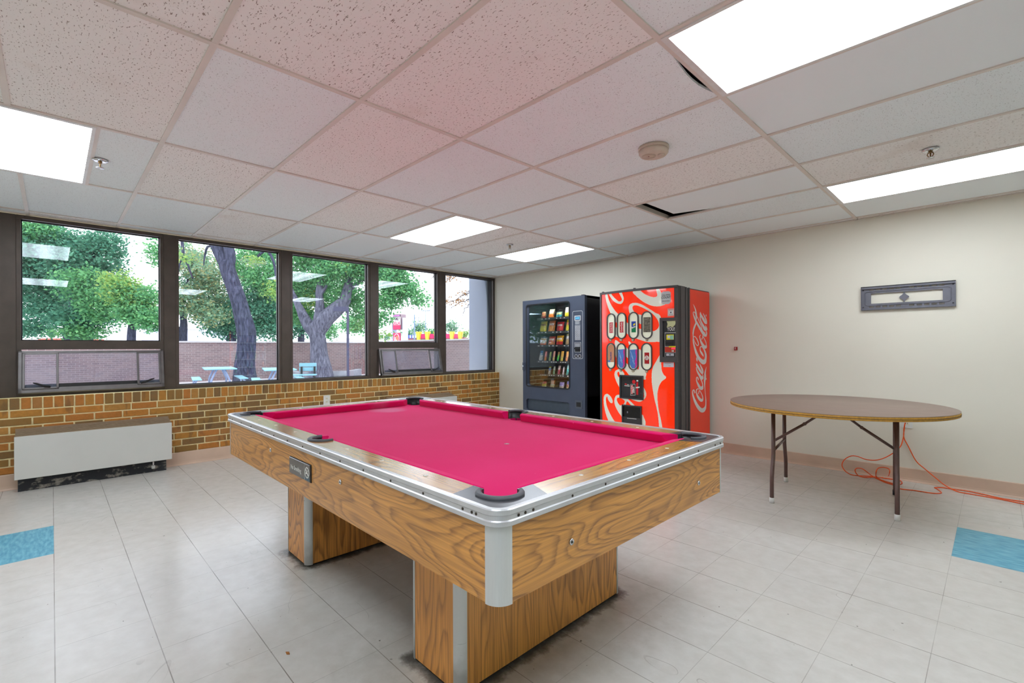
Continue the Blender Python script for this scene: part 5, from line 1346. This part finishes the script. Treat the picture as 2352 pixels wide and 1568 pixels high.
def leaves(b, blobs, size, per=1.0):
    size = size*.68; per = per*1.9
    """blobs: (centre, (radius across, radius along view, radius up), count) -> folded leaf shapes gathered in sprays"""
    out_v, out_f = [], []
    for c, (ra, rb, rc), cnt in blobs:
        cnt = int(cnt*per); nsp = max(3, cnt//14)
        d = RNG.normal(size=(nsp, 3)); d /= np.linalg.norm(d, axis=1)[:, None]; r = RNG.random(nsp)**.45
        sp = d*r[:, None]
        R = np.array([[_c, _s, 0], [-_s, _c, 0], [0, 0, 1]])
        ctr = np.array(c) + (sp*np.array([ra, rb, rc])) @ R
        k = RNG.integers(0, nsp, cnt); p = ctr[k] + RNG.normal(size=(cnt, 3))*np.array([1, 1, .55])*size*2.9
        a = RNG.normal(size=(cnt, 3)); a[:, 2] *= .6; a /= np.linalg.norm(a, axis=1)[:, None]
        t = RNG.normal(size=(cnt, 3)); w = np.cross(a, t); w /= np.linalg.norm(w, axis=1)[:, None]; nn = np.cross(a, w)
        s = size*(.7+.6*RNG.random((cnt, 1)))
        v = np.stack([p-a*s, p+w*s*.62+nn*s*.18-a*s*.15, p+a*s, p-w*s*.62+nn*s*.18-a*s*.15], 1)
        o = len(out_v)*0
        out_v.append(v.reshape(-1, 3)); 
    V = np.concatenate(out_v); n = len(V)//4
    me = bpy.data.meshes.new('crown'); 
    f = np.arange(n*4).reshape(n, 4)
    me.from_pydata(V.tolist(), [], f.tolist()); return me
def limb(b, pts, rad): b.tube([Vector(q) for q in pts], rad, 9)
def tree(label, base, limbs, blobs, size, leafkind, bark='bark', per=1.0, group=None):
    r = thing('tree', label, 'tree', base, group)
    b = B()
    for pts, rad in limbs:
        c = catmull([(*p, q) for p, q in zip([tuple(p) for p in pts], rad)], 4); b.tube([Vector(q[:3]) for q in c], [q[3] for q in c], 10)
    b.build('trunk', MT[bark], r)
    for kd, bl in blobs.items():
        me = leaves(None, bl, size, per); me.materials.append(LV[kd]); link_mesh('crown', me, r)
    return r
def blob(u, v, d, ru, rv, cnt, depth=None):
    k = d/F_PX; return (tuple(pd(d, u, v)), (ru*k, (depth or (ru+rv)*.45*k), rv*k), cnt)

# big forked tree inside the courtyard
D = 18.6; q = lambda u, v, d=D: tuple(pd(d, u, v))
base = pd(D, 738, 862); base.z = -.1
tree('big forked tree with a pale flared trunk, rising from the timber bed', tuple(base),
     [([tuple(base), q(737, 848), q(733, 815), q(731, 785), q(728, 765), q(729, 748), q(728, 740)], [.52, .43, .34, .31, .31, .35, .30]),
      ([q(728, 765), q(735, 748), q(752, 728), q(775, 708), q(792, 690), q(797, 668), q(803, 640), q(806, 600), q(812, 560)], [.30, .36, .33, .30, .24, .19, .15, .12, .08]),
      ([q(730, 758), q(735, 730), q(735, 700), q(733, 672), q(737, 640), q(742, 590)], [.26, .25, .17, .14, .11, .06]),
      ([q(727, 770), q(712, 752), q(700, 732), q(692, 715), q(680, 690), q(668, 665), q(650, 630)], [.24, .24, .21, .17, .12, .09, .05]),
      ([q(734, 675), q(745, 664), q(752, 650)], [.10, .07, .05]), ([q(797, 668), q(815, 655), q(840, 640), q(880, 628)], [.12, .08, .06, .03]),
      ([q(803, 640), q(790, 620), q(800, 600), q(826, 610), q(835, 640)], [.1, .1, .08, .05, .02])],
     {'green': [blob(700, 650, 19.5, 55, 50, 2300), blob(690, 720, 19.8, 34, 30, 900), blob(760, 620, 18.6, 55, 38, 1800), blob(810, 680, 19.2, 40, 42, 1100), blob(835, 615, 18.2, 50, 36, 1700),
                blob(900, 640, 17.8, 48, 34, 2000), blob(940, 668, 17.6, 26, 18, 520), blob(895, 690, 17.6, 30, 24, 720), blob(962, 690, 17.4, 20, 13, 200), blob(760, 680, 20.5, 50, 45, 1200), blob(836, 722, 19.4, 22, 18, 260),
                blob(720, 590, 19.0, 70, 22, 1500), blob(870, 590, 18, 60, 22, 1500), blob(876, 735, 17.5, 18, 20, 260)],
      'yellow': [blob(712, 690, 19.3, 20, 26, 150), blob(820, 600, 17.8, 26, 18, 160), blob(882, 772, 17.6, 12, 8, 60)]}, .088, 'green', 'bark', .85)
# dark leaning trunk
D = 16.8; base = pd(D, 563, 875); base.z = -.1
tree('dark leaning tree trunk in the courtyard, forking high up', tuple(base),
     [([tuple(base), q(562, 838, D), q(566, 800, D), q(566, 762, D), q(557, 725, D), q(548, 690, D), q(534, 650, D), q(524, 622, D), q(518, 600, D)], [.42, .33, .30, .31, .28, .26, .25, .25, .24]),
      ([q(522, 618, D), q(508, 590, D), q(496, 562, D), q(484, 530, D), q(470, 480, D)], [.20, .19, .19, .16, .12]),
      ([q(522, 622, D), q(528, 592, D), q(524, 565, D), q(512, 535, D), q(505, 480, D)], [.20, .19, .17, .15, .12]),
      ([q(418, 548, D), q(421, 580, D), q(432, 610, D), q(443, 640, D)], [.05, .045, .035, .02]), ([q(421, 585, D), q(412, 610, D), q(408, 640, D)], [.03, .025, .015]),
      ([q(500, 570, D), q(478, 566, D), q(470, 590, D), q(468, 610, D)], [.05, .04, .03, .015]), ([q(590, 590, D), q(612, 575, D), q(628, 600, D), q(634, 640, D)], [.04, .05, .045, .03])],
     {'hazy': [blob(430, 600, 17.5, 30, 26, 260), blob(480, 615, 17.4, 22, 16, 130), blob(580, 600, 17.2, 28, 10, 100)], 'yellow': [blob(426, 590, 16.6, 12, 12, 60), blob(587, 594, 16.6, 14, 7, 60)]}, .07, 'hazy', 'bark_d')
# trees beyond the courtyard wall
def bg_tree(label, u, d, r0, blobs, size, fork=None, vt=600):
    base = pd(d, u, 800); base.z = -.1
    P = [tuple(base), q(u+2, 770, d), q(u+4, 740, d), q(u, 740-(740-vt)*.4, d), q(u+8, 740-(740-vt)*.72, d), q(u+14, vt, d)]
    limbs = [(P, [r0, r0*.85, r0*.7, r0*.5, r0*.35, r0*.15])]
    for f in (fork or []): limbs.append(([q(*w, d) for w in f], [r0*.45*(1-.2*k) for k in range(len(f))]))
    return tree(label, tuple(base), limbs, blobs, size, None, 'bark_d', group='trees beyond the courtyard wall')
bg_tree('tall dense tree beyond the wall filling the first window', 178, 30, .85,
        {'blue': [blob(110, 560, 30, 90, 45, 3000), blob(90, 640, 31, 80, 50, 2900), blob(200, 610, 30, 80, 60, 3200), blob(120, 705, 31, 80, 34, 2000), blob(190, 730, 29, 66, 30, 1700), blob(235, 560, 30, 50, 30, 1000), blob(225, 670, 29, 60, 40, 1700), blob(80, 755, 32, 60, 22, 900), blob(40, 600, 30, 50, 60, 1500)],
         'green': [blob(230, 700, 28, 50, 40, 1200), blob(80, 530, 29, 50, 26, 900), blob(180, 650, 28, 60, 40, 900), blob(180, 762, 28.5, 60, 16, 500)]}, .15,
        [[(176, 690), (198, 640), (210, 590), (205, 560)], [(182, 700), (160, 640), (150, 600)]])
bg_tree('yellow-green tree beyond the wall, just left of the sky gap', 300, 27, .25,
        {'yellow': [blob(285, 668, 27, 46, 34, 700), blob(310, 695, 27, 42, 26, 500), blob(262, 640, 27, 26, 20, 160)], 'green': [blob(310, 720, 27, 45, 30, 1300), blob(290, 680, 27.2, 50, 34, 900), blob(345, 735, 26.5, 26, 26, 700), blob(345, 690, 27, 24, 36, 420), blob(355, 580, 26.5, 14, 40, 260)]}, .13, None, 690)
bg_tree('pale hazy tree with a low forking trunk, beyond the wall left of the leaning trunk', 418, 34, .32,
        {'hazy': [blob(440, 600, 34, 60, 44, 1500), blob(430, 690, 34, 52, 40, 1300), blob(490, 650, 35, 50, 50, 1300), blob(480, 720, 34, 40, 30, 700)], 'blue': [blob(450, 650, 36, 40, 26, 600), blob(500, 700, 36, 40, 40, 600)]}, .15,
        [[(418, 772), (410, 755), (402, 742)], [(419, 772), (424, 750), (426, 720)]], 640)
bg_tree('dense dark green tree beyond the wall, seen right of the leaning trunk', 530, 38, .4,
        {'blue': [blob(600, 700, 36, 60, 50, 2600), blob(520, 745, 38, 55, 34, 1700), blob(620, 750, 36, 45, 30, 1300)], 'green': [blob(610, 640, 35, 46, 40, 1400), blob(560, 620, 37, 40, 46, 900), blob(600, 590, 36, 50, 20, 800), blob(520, 710, 37, 30, 26, 500)], 'yellow': [blob(640, 670, 34, 22, 22, 240)]}, .16)
bg_tree('low green tree beyond the wall, left of the forked tree', 690, 40, .3, {'blue': [blob(690, 745, 40, 46, 32, 1500), blob(672, 690, 40, 26, 40, 700)], 'green': [blob(758, 758, 44, 16, 22, 350), blob(816, 745, 46, 36, 26, 900)]}, .17)
def far_tree(label, u, v, ru, rv, d, cnt, kd='far'):
    base = pd(d, u, 800); base.z = -.1
    tree(label, tuple(base), [([tuple(base), q(u, v+rv*.6, d), q(u+1, v, d)], [.35, .25, .1])], {kd: [blob(u, v, d, ru, rv, cnt)]}, .30, None, 'bark_d', group='small distant trees on the skyline')
far_tree('round distant tree behind the utility pole', 962, 752, 11, 13, 95, 300)
far_tree('low distant tree just right of the shop sign', 938, 765, 18, 9, 110, 260, 'far')
far_tree('distant bushy tree behind the yellow roof, right of the tall power pole', 990, 765, 20, 7, 100, 260, 'green')
far_tree('distant tree seen in the last window above the yellow roof', 1036, 752, 14, 14, 95, 330)
far_tree('small distant tree beside the concrete wing wall', 1066, 766, 12, 9, 100, 180, 'yellow')
far_tree('low distant trees strip at the foot of the sky, left of the shop sign', 884, 774, 14, 5, 120, 140, 'far')
# trees south of the courtyard, outside the view but mirrored in the snack machine's glass
for lab, (tx, ty), rr, cnt, kd in (('green tree mirrored in the glass of the snack machine, nearer the building', (-15, -9), 4.6, 2600, 'blue'), ('green tree mirrored in the glass of the snack machine, farther from the building', (-22, -17), 6.0, 3200, 'green'), ('green tree by the south wall mirrored in the glass of the snack machine', (-13, -20), 6.0, 2600, 'blue')):
    tree(lab, (tx, ty, -.1), [([(tx, ty, -.1), (tx+.1, ty, 1.5), (tx, ty+.2, 3.0), (tx+.2, ty, 6.5)], [.4, .33, .28, .08])],
         {kd: [((tx, ty, 2.2+rr*.55), (rr, rr*.8, rr*.7), cnt), ((tx+1, ty+1, 1.9+rr*.3), (rr*.8, rr*.7, rr*.4), cnt//2)]}, .22, None, 'bark_d', group='trees mirrored in the snack machine glass')
# bare twigs hanging into the last window
t = thing('tree', 'nearly bare tree behind the concrete wing wall, twigs with brown leaves against white sky', 'tree', (*pd(13.4, 1103, 800).xy, -.1))
b = B(); random.seed(3)
c_ = pd(13.4, 1103, 800)
b.tube([(c_.x, c_.y, -.1), tuple(pd(13.3, 1104, 760)), tuple(pd(13.2, 1102, 690)), tuple(pd(13.1, 1098, 620)), tuple(pd(13, 1094, 560)), tuple(pd(13, 1060, 520)), tuple(pd(13, 1000, 530))], [.17, .15, .12, .09, .07, .05, .03], 8)
for e_ in ((1085, 600), (1090, 655), (1080, 668), (1070, 690), (1075, 700), (1085, 560)): b.tube([pd(13.1, 1099, e_[1]-12), pd(13, *e_)], [.03, .016], 5)
for e_ in ((1010, 600), (1000, 600)): b.tube([pd(13, 1010, 528), pd(13, e_[0], e_[1])], [.02, .012], 5)
def twig(u0, v0, u1, v1, n=4):
    P = [pd(13, u0+(u1-u0)*k/5+random.uniform(-3, 3), v0+(v1-v0)*k/5+random.uniform(-3, 3)) for k in range(6)]
    b.tube(P, [.016*(1-.14*k) for k in range(6)], 5)
    for _ in range(n):
        k = random.randint(1, 5); a = P[k]; e = a+Vector((random.uniform(-.12, .12), random.uniform(-.12, .12), random.uniform(-.28, -.05))); b.tube([a, (a+e)/2+Vector((.02, 0, .03)), e], [.006, .005, .003], 4)
for w in ((1085, 600, 1023, 645), (1090, 655, 1050, 690), (1080, 668, 1022, 702), (1070, 690, 1028, 712), (1085, 560, 1040, 640), (1010, 600, 982, 655), (1000, 600, 955, 625), (1075, 700, 1060, 720)): twig(*w)
b.build('twigs', MT['twig'], t)
me = leaves(None, [blob(1034, 640, 13, 14, 8, 40), blob(1032, 694, 13, 14, 8, 46), blob(1054, 690, 13, 12, 6, 40), blob(1068, 674, 13, 10, 6, 30)], .045); me.materials.append(LV['brown']); link_mesh('dry_leaves', me, t)

# timber-edged planting bed round the forked tree, bench, picnic tables
MT['timber'] = simple('weathered timber', L(150, 152, 160), .9, var=.18, scale=5, bump=.4)
def timber_bed():
    r = thing('planting_bed', 'weathered timber planting bed around the forked tree', 'planting bed', tuple(pd(17.2, 745, 880)))
    z = lambda P, zz: Vector((P.x, P.y, zz))
    A0, A1 = pz(-.1, 690, 876), pz(-.1, 800, 872); B0, B1 = pz(-.1, 655, 868), pz(-.1, 826, 866)
    for k in range(2):
        b = B()
        z0 = -.1+.19*k
        for P0, P1 in ((A0, A1),):
            d = (P1-P0).normalized(); nn = Vector((-d.y, d.x, 0))*.09
            b.prism([z(P0-nn, z0), z(P1-nn, z0), z(P1+nn, z0), z(P0+nn, z0)], (0, 0, .18))
        b.build('timber', MT['timber'], r)
    for P0, P1 in ((A0, B0), (A1, B1)):
        b = B(); d = (P1-P0).normalized(); nn = Vector((-d.y, d.x, 0))*.09
        b.prism([z(P0-nn, -.1), z(P1-nn, -.1), z(P1+nn, -.1), z(P0+nn, -.1)], (0, 0, .37)); b.build('timber', MT['timber'], r)
    b = B(); b.prism([z(A0, -.1), z(A1, -.1), z(B1, -.1), z(B0, -.1)], (0, 0, .28)); b.build('soil', simple('leaf mould', L(122, 106, 100), .95, var=.3, scale=6), r)
timber_bed()
MT['teal'] = simple('pale teal coated steel', L(126, 176, 190), .5, var=.05); MT['pipe'] = simple('galvanised pipe', L(150, 164, 196), .45, .3)
def picnic(label, u, d):
    c = pd(d, u, 800); r = thing('picnic_table', label, 'picnic table', (c.x, c.y, -.1), 'teal picnic tables in the courtyard')
    a = YAW+math.pi/2+math.atan((CX-u)/F_PX)+.06; M = Matrix.Translation((c.x, c.y, -.1)) @ Matrix.Rotation(a, 4, 'Z')
    b = B(); b.box(-.92, .92, -.42, .42, .66, .695, bev=.01, M=M); b.build('tabletop', MT['teal'], r)
    for s in (-1, 1):
        b = B(); b.box(-.92, .92, s*.60-.12, s*.60+.12, .36, .39, bev=.01, M=M); b.build('seat', MT['teal'], r)
    for s in (-1, 1):
        for t2 in (-1, 1):
            P = [(s*.62, t2*.10, .66), (s*.62, t2*.17, .50), (s*.62, t2*.24, .30), (s*.62, t2*.20, .12), (s*.62, t2*.05, .03), (s*.62, t2*.34, .03), (s*.62, t2*.54, .10), (s*.62, t2*.66, .22), (s*.62, t2*.60, .36)]
            b = B(); b.tube([M @ Vector(x) for x in [tuple(q_) for q_ in catmull(P, 5)]], .03, 8); b.build('pipe_leg', MT['pipe'], r)
picnic('teal picnic table with curved pipe legs, left of the leaning trunk', 503, 14.9)
picnic('teal picnic table with curved pipe legs, right of the leaning trunk', 640, 14.2)
def bench():
    c = pd(16.4, 706, 800); r = thing('park_bench', 'teal plank bench in front of the timber planting bed', 'bench', (c.x, c.y, -.1))
    M = Matrix.Translation((c.x, c.y, -.1)) @ Matrix.Rotation(YAW+.32, 4, 'Z')
    for k in range(2):
        b = B(); b.box(-.28, .28, .18, .22, .50+.15*k, .63+.15*k, bev=.008, M=M); b.build('back_plank', MT['teal'], r)
    b = B(); b.box(-.52, .30, -.28, .12, .36, .40, bev=.008, M=M); b.build('seat', MT['teal'], r)
    for s in (-.2, .22):
        b = B(); b.box(s-.03, s+.03, .10, .16, 0, .66, M=M); b.box(s-.03, s+.03, -.25, .14, .30, .36, M=M); b.build('leg', MT['black'], r)
bench()
# lamp post with a box head
c = pd(15.4, 799, 800)
r = thing('street_lamp', 'slim dark lamp post with a flat box head in the courtyard', 'street lamp', (c.x, c.y, -.1))
MT['slate'] = simple('slate blue post', L(62, 62, 88), .6)
top = pd(15.4, 797, 708).z
b = B(); b.box(c.x-.03, c.x+.03, c.y-.03, c.y+.03, -.1, top); b.build('post', MT['slate'], r)
b = B(); hd = Vector((-_c, -_s, 0)); e = Vector((c.x, c.y, top-.1)); side = Vector((_s, -_c, 0))*.11
b.prism([e+side, e-side, e-side+hd*.42, e+side+hd*.42], (0, 0, .15)); b.build('lamp_head', MT['slate'], r)
# tall shop sign
def shop_sign():
    d = 58.0; c = pd(d, 918, 800); r = thing('shop_sign', 'tall red and white pylon shop sign beyond the wall', 'sign', (c.x, c.y, -.1))
    k = d/F_PX; X = Vector((_c, _s, 0)); n = Vector((_s, -_c, 0)); rot = Matrix.Rotation(-.55, 3, 'Z'); X2 = rot @ X; n2 = rot @ n
    def P(u, v, off=0): return Vector((c.x, c.y, 0)) + X2*((u-915)*k*1.12) + Vector((0, 0, CAM_H-(v-CY)*k)) + n2*off
    zt, z0 = P(0, 720).z, -.1
    b = B()
    for s in (-1, 1):
        o = Vector((c.x, c.y, 0))+X2*(s*.95); w = X2*.10; h = n2*.38
        b.prism([o-w-h, o+w-h, o+w+h, o-w+h], (0, 0, zt-.5)); 
    b.build('pylon', simple('pale lilac steel', L(196, 198, 222), .6), r)
    b = B()
    def pan(m, u0, u1, v0, v1, off): b.mat(m); b.prism([P(u0, v1, off), P(u1, v1, off), P(u1, v0, off), P(u0, v0, off)], -n2*.05)
    pan(0, 904.5, 925.5, 721, 756, .45); b.prism([P(904.5, 756, .45), P(925.5, 756, .45), P(925.5, 721, .45), P(904.5, 721, .45)], -n2*.9)
    pan(1, 905, 925, 745, 755.5, .50); pan(0, 904.5, 925.5, 763, 792, .45); pan(2, 905, 925, 727, 736.5, .50); pan(2, 905, 925, 737, 746, .50); pan(3, 907, 923, 723, 725.5, .50)
    pan(1, 905, 925, 764, 792, .50)
    ov = [P(915+7.5*math.cos(a), 776+11*math.sin(a), .52) for a in np.linspace(0, 6.28, 25)[:-1]]; b.mat(2).prism(ov[::-1], -n2*.03)
    ov = [P(915+6.3*math.cos(a), 776+9.6*math.sin(a), .54) for a in np.linspace(0, 6.28, 25)[:-1]]; b.mat(1).prism(ov[::-1], -n2*.03)
    for (u, v, ru, rv) in ((912, 775, 1.5, 1.6), (912, 782, 2, 5.5), (915.5, 780, 1.2, 1.2), (915.5, 785, 1.6, 3.6)):
        b.mat(2).prism([P(u+ru*math.cos(a), v+rv*math.sin(a), .56) for a in np.linspace(0, 6.28, 13)[:-1]][::-1], -n2*.02)
    pan(4, 915, 920, 770, 784, .555)
    b.mat(5); text_mesh(b, 'FAMILY', .52, P(915, 731.8, .51), X2, (0, 0, 1), .01, bold=.02, squeeze=.62); b.mat(1); text_mesh(b, 'DOLLAR', .50, P(915, 741.6, .51), X2, (0, 0, 1), .01, bold=.02, squeeze=.62)
    b.build('sign_face', [simple('taupe sign frame', L(150, 128, 132), .6), simple('crimson sign', L(205, 30, 84), .5), simple('white sign', L(235, 235, 238), .5), simple('lilac sign strip', L(190, 110, 200), .5), simple('orange sign part', L(240, 120, 90), .5), simple('dark lettering', L(90, 70, 80), .5)], r)
shop_sign()
# two utility poles
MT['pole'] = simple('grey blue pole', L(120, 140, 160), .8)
def pole(label, u, vt, d, wpx, cross=None):
    c = pd(d, u, 800); k = d/F_PX; top = pd(d, u, vt).z
    r = thing('utility_pole', label, 'utility pole', (c.x, c.y, -.1), 'utility poles beyond the wall')
    b = B(); b.tube([(c.x, c.y, -.1), (c.x, c.y, top)], [wpx*k*.6, wpx*k*.4], 8); b.build('pole', MT['pole'], r)
    if cross:
        X = Vector((_c, _s, 0)); b = B(); z = top-.15; o = Vector((c.x, c.y, z)); b.tube([o-X*cross*k, o+X*cross*k], .07, 6)
        for s in (-1, -.6, .6, 1): b.tube([o+X*cross*k*s, o+X*cross*k*s+Vector((0, 0, .3))], .06, 6)
        b.build('crossarm', MT['pole'], r)
    else:
        b = B(); o = Vector((c.x, c.y, top-.5)); b.tube([o, o+Vector((.4, .4, .15)), o+Vector((.3, .3, -.9)), o+Vector((0, 0, -1.1))], .05, 6); b.build('wire_loop', MT['pole'], r)
pole('thick utility pole just right of the shop sign', 952, 722, 62, 3.2)
pole('tall thin power pole with a crossarm behind the yellow roof', 978, 712, 88, 1.6, 9)
# roadside restaurant roof with yellow uprights and red panels
def diner():
    d = 72; r = thing('restaurant_building', 'low roadside building with yellow uprights and red panels along its roof', 'building', tuple(pd(d, 1000, 812)))
    X = Vector((_c, _s, 0)); n = Vector((_s, -_c, 0)); k = d/F_PX; o = pd(d, 1000, 0)
    def P(u, v, off=0): return Vector((o.x, o.y, 0))+X*((u-1000)*k)+Vector((0, 0, CAM_H-(v-CY)*k))+n*off
    def slab(b, us, off, th): b.prism([P(*q_, off) for q_ in us], -n*th)
    b = B(); slab(b, [(925, CY+1.292*F_PX/d), (1064, CY+1.292*F_PX/d), (1064, 778), (925, 778)], -.6, 5); b.build('walls', simple('cream wall', L(214, 208, 190), .7), r)
    b = B(); slab(b, [(925, 779), (1064, 777), (1064, 774), (925, 776)], .3, 6); b.build('roof', simple('red brown roof edge', L(150, 90, 96), .7), r)
    my, mr, mo = simple('yellow sign steel', L(245, 228, 60), .5), simple('crimson panel', L(220, 36, 100), .5), simple('orange stripe', L(240, 140, 20), .5)
    for u in (961, 981, 1001, 1037, 1056):
        b = B(); slab(b, [(u-5, 779), (u+2, 779), (u+5, 761), (u-7, 761)], .6, .8); b.mat(1); slab(b, [(u+.5, 778), (u+2.2, 778), (u+4, 763), (u+2, 763)], .62, .1); b.build('upright', [my, mo], r)
    for u in (970.5, 990.5, 1024, 1046.5):
        b = B(); slab(b, [(u-6, 776), (u+6, 776), (u+6.5, 766), (u-6.5, 766)], .4, .6); b.build('panel', mr, r)
    b = B(); slab(b, [(928, 776), (956, 776), (956, 768), (928, 768)], .35, .5); b.mat(1)
    for u in (934, 941, 947, 953): slab(b, [(u-2, 775), (u+1.2, 775), (u+1.2, 769), (u-2, 769)], .4, .1)
    b.build('panel', [simple('blue panel', L(60, 84, 160), .5), simple('white stripe', L(230, 230, 240), .5)], r)
diner()
def pale_building(label, u0, u1, vt, d, col, name='warehouse_building', win=True):
    o = pd(d, (u0+u1)/2, 0); X = Vector((_c, _s, 0)); n = Vector((_s, -_c, 0)); k = d/F_PX
    def P(u, v, off=0): return Vector((o.x, o.y, 0))+X*((u-(u0+u1)/2)*k)+Vector((0, 0, CAM_H-(v-CY)*k))+n*off
    r = thing(name, label, 'building', tuple(P((u0+u1)/2, 816)), 'pale buildings beyond the wall')
    b = B(); vb = CY+1.292*F_PX/d; b.prism([P(u0, vb), P(u1, vb), P(u1, vt), P(u0, vt)], -n*8); b.build('walls', simple(label[:20], col, .8), r)
    b = B(); b.prism([P(u0-1, vt+2, .1), P(u1+1, vt+2, .1), P(u1+1, vt-.5, .1), P(u0-1, vt-.5, .1)], -n*8.2); b.build('parapet', MT['cop'], r)
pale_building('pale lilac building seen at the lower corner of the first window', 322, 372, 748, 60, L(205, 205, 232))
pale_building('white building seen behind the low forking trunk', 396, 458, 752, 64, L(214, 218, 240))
pale_building('salmon-roofed low building behind the tall dense tree', 84, 130, 771, 70, L(226, 120, 100))
pale_building('small house with a light wall beyond the forked tree', 752, 776, 774, 90, L(200, 200, 205))

# ================================================================== glass-front cooler across the room, mirrored in the second window
r = thing('drinks_cooler', 'tall glass-front cooler full of bottles, mirrored in the second window', 'cooler', (8.52, 5.47, 0))
KX0, KX1, KY0, KY1 = 8.13, 8.92, 4.82, 6.12
b = B(); t = .04
b.box(KX0+.095, KX1, KY0, KY0+t, 0, 1.83); b.box(KX0+.095, KX1, KY1-t, KY1, 0, 1.83); b.box(KX0+.05, KX0+.096, KY0, KY0+.008, 0, 1.83); b.box(KX0+.05, KX0+.096, KY1-.008, KY1, 0, 1.83); b.box(KX1-t, KX1, KY0, KY1, 0, 1.83); b.box(KX0+.05, KX1, KY0, KY1, 1.78, 1.83); b.box(KX0+.05, KX1, KY0, KY1, 0, .14)
b.build('cabinet', simple('dark cooler steel', L(46, 52, 60), .5), r)
b = B(); b.box(KX0, KX0+.05, KY0, KY0+.035, .14, 1.83); b.build('side_strip', simple('red edge strip', L(235, 50, 40), .4, emit=(.9, .05, .03), es=.5), r)
b = B(); b.box(KX0, KX0+.05, KY1-.035, KY1, .0, 1.83); b.box(KX0, KX0+.05, KY0, KY1, 1.715, 1.83); b.box(KX0, KX0+.05, KY0, KY1, 0, .10); b.build('door_frame', MT['white'], r)
MT['ktube'] = emitter('cooler lamp tube', (.8, 1.0, .9), 1000.0)
for y in (KY0+.020, KY1-.020):
    b = B(); b.tube([(KX0+.074, y, .18), (KX0+.074, y, 1.70)], .009, 8); b.build('lamp_tube', MT['ktube'], r)
SHZ = [.17, .48, .79, 1.10, 1.43]
for z in SHZ:
    b = B(); b.box(KX0+.10, KX1-t, KY0+t, KY1-t, z-.03, z); b.build('shelf', MT['white'], r)
bc = [simple('bottle %d' % k, c, .2) for k, c in enumerate([L(120, 160, 190), L(70, 60, 70), L(70, 160, 90), L(200, 120, 90), L(180, 190, 210), L(150, 130, 200)])]
bm_ = B(); bm_.lathe([(0, 0), (.038, 0), (.040, .03), (.036, .12), (.032, .17), (.014, .205), (.014, .235), (0, .235)], (8.30, 5.0, .17), 12)
b0 = bm_.build('drink_bottle', bc[0])
for i, z in enumerate(SHZ):
    for k in range(9):
        if i == 0 and k == 0: o = b0
        else:
            o = b0.copy(); o.data = b0.data.copy(); COL.objects.link(o); o.data.materials[0] = bc[(i*3+k*2+(k//3)) % 6]
        o.location = (8.28, KY0+.11+k*.135, z+.001)
        tag(o, 'drink bottle on a shelf of the glass-front cooler', 'bottle', 'bottles in the glass-front cooler')

# a dropped scrap on the floor
p = pz(0.002, 661, 1499)
b = B(); b.prism([(p.x-.012, p.y-.004, .0005), (p.x+.004, p.y-.006, .0005), (p.x+.013, p.y+.003, .0005), (p.x-.002, p.y+.006, .0005)], (0, 0, .003))
tag(b.build('paper_scrap', simple('orange brown scrap', L(170, 110, 50), .7)), 'tiny orange-brown scrap on the floor tiles in front of the pool table', 'scrap')
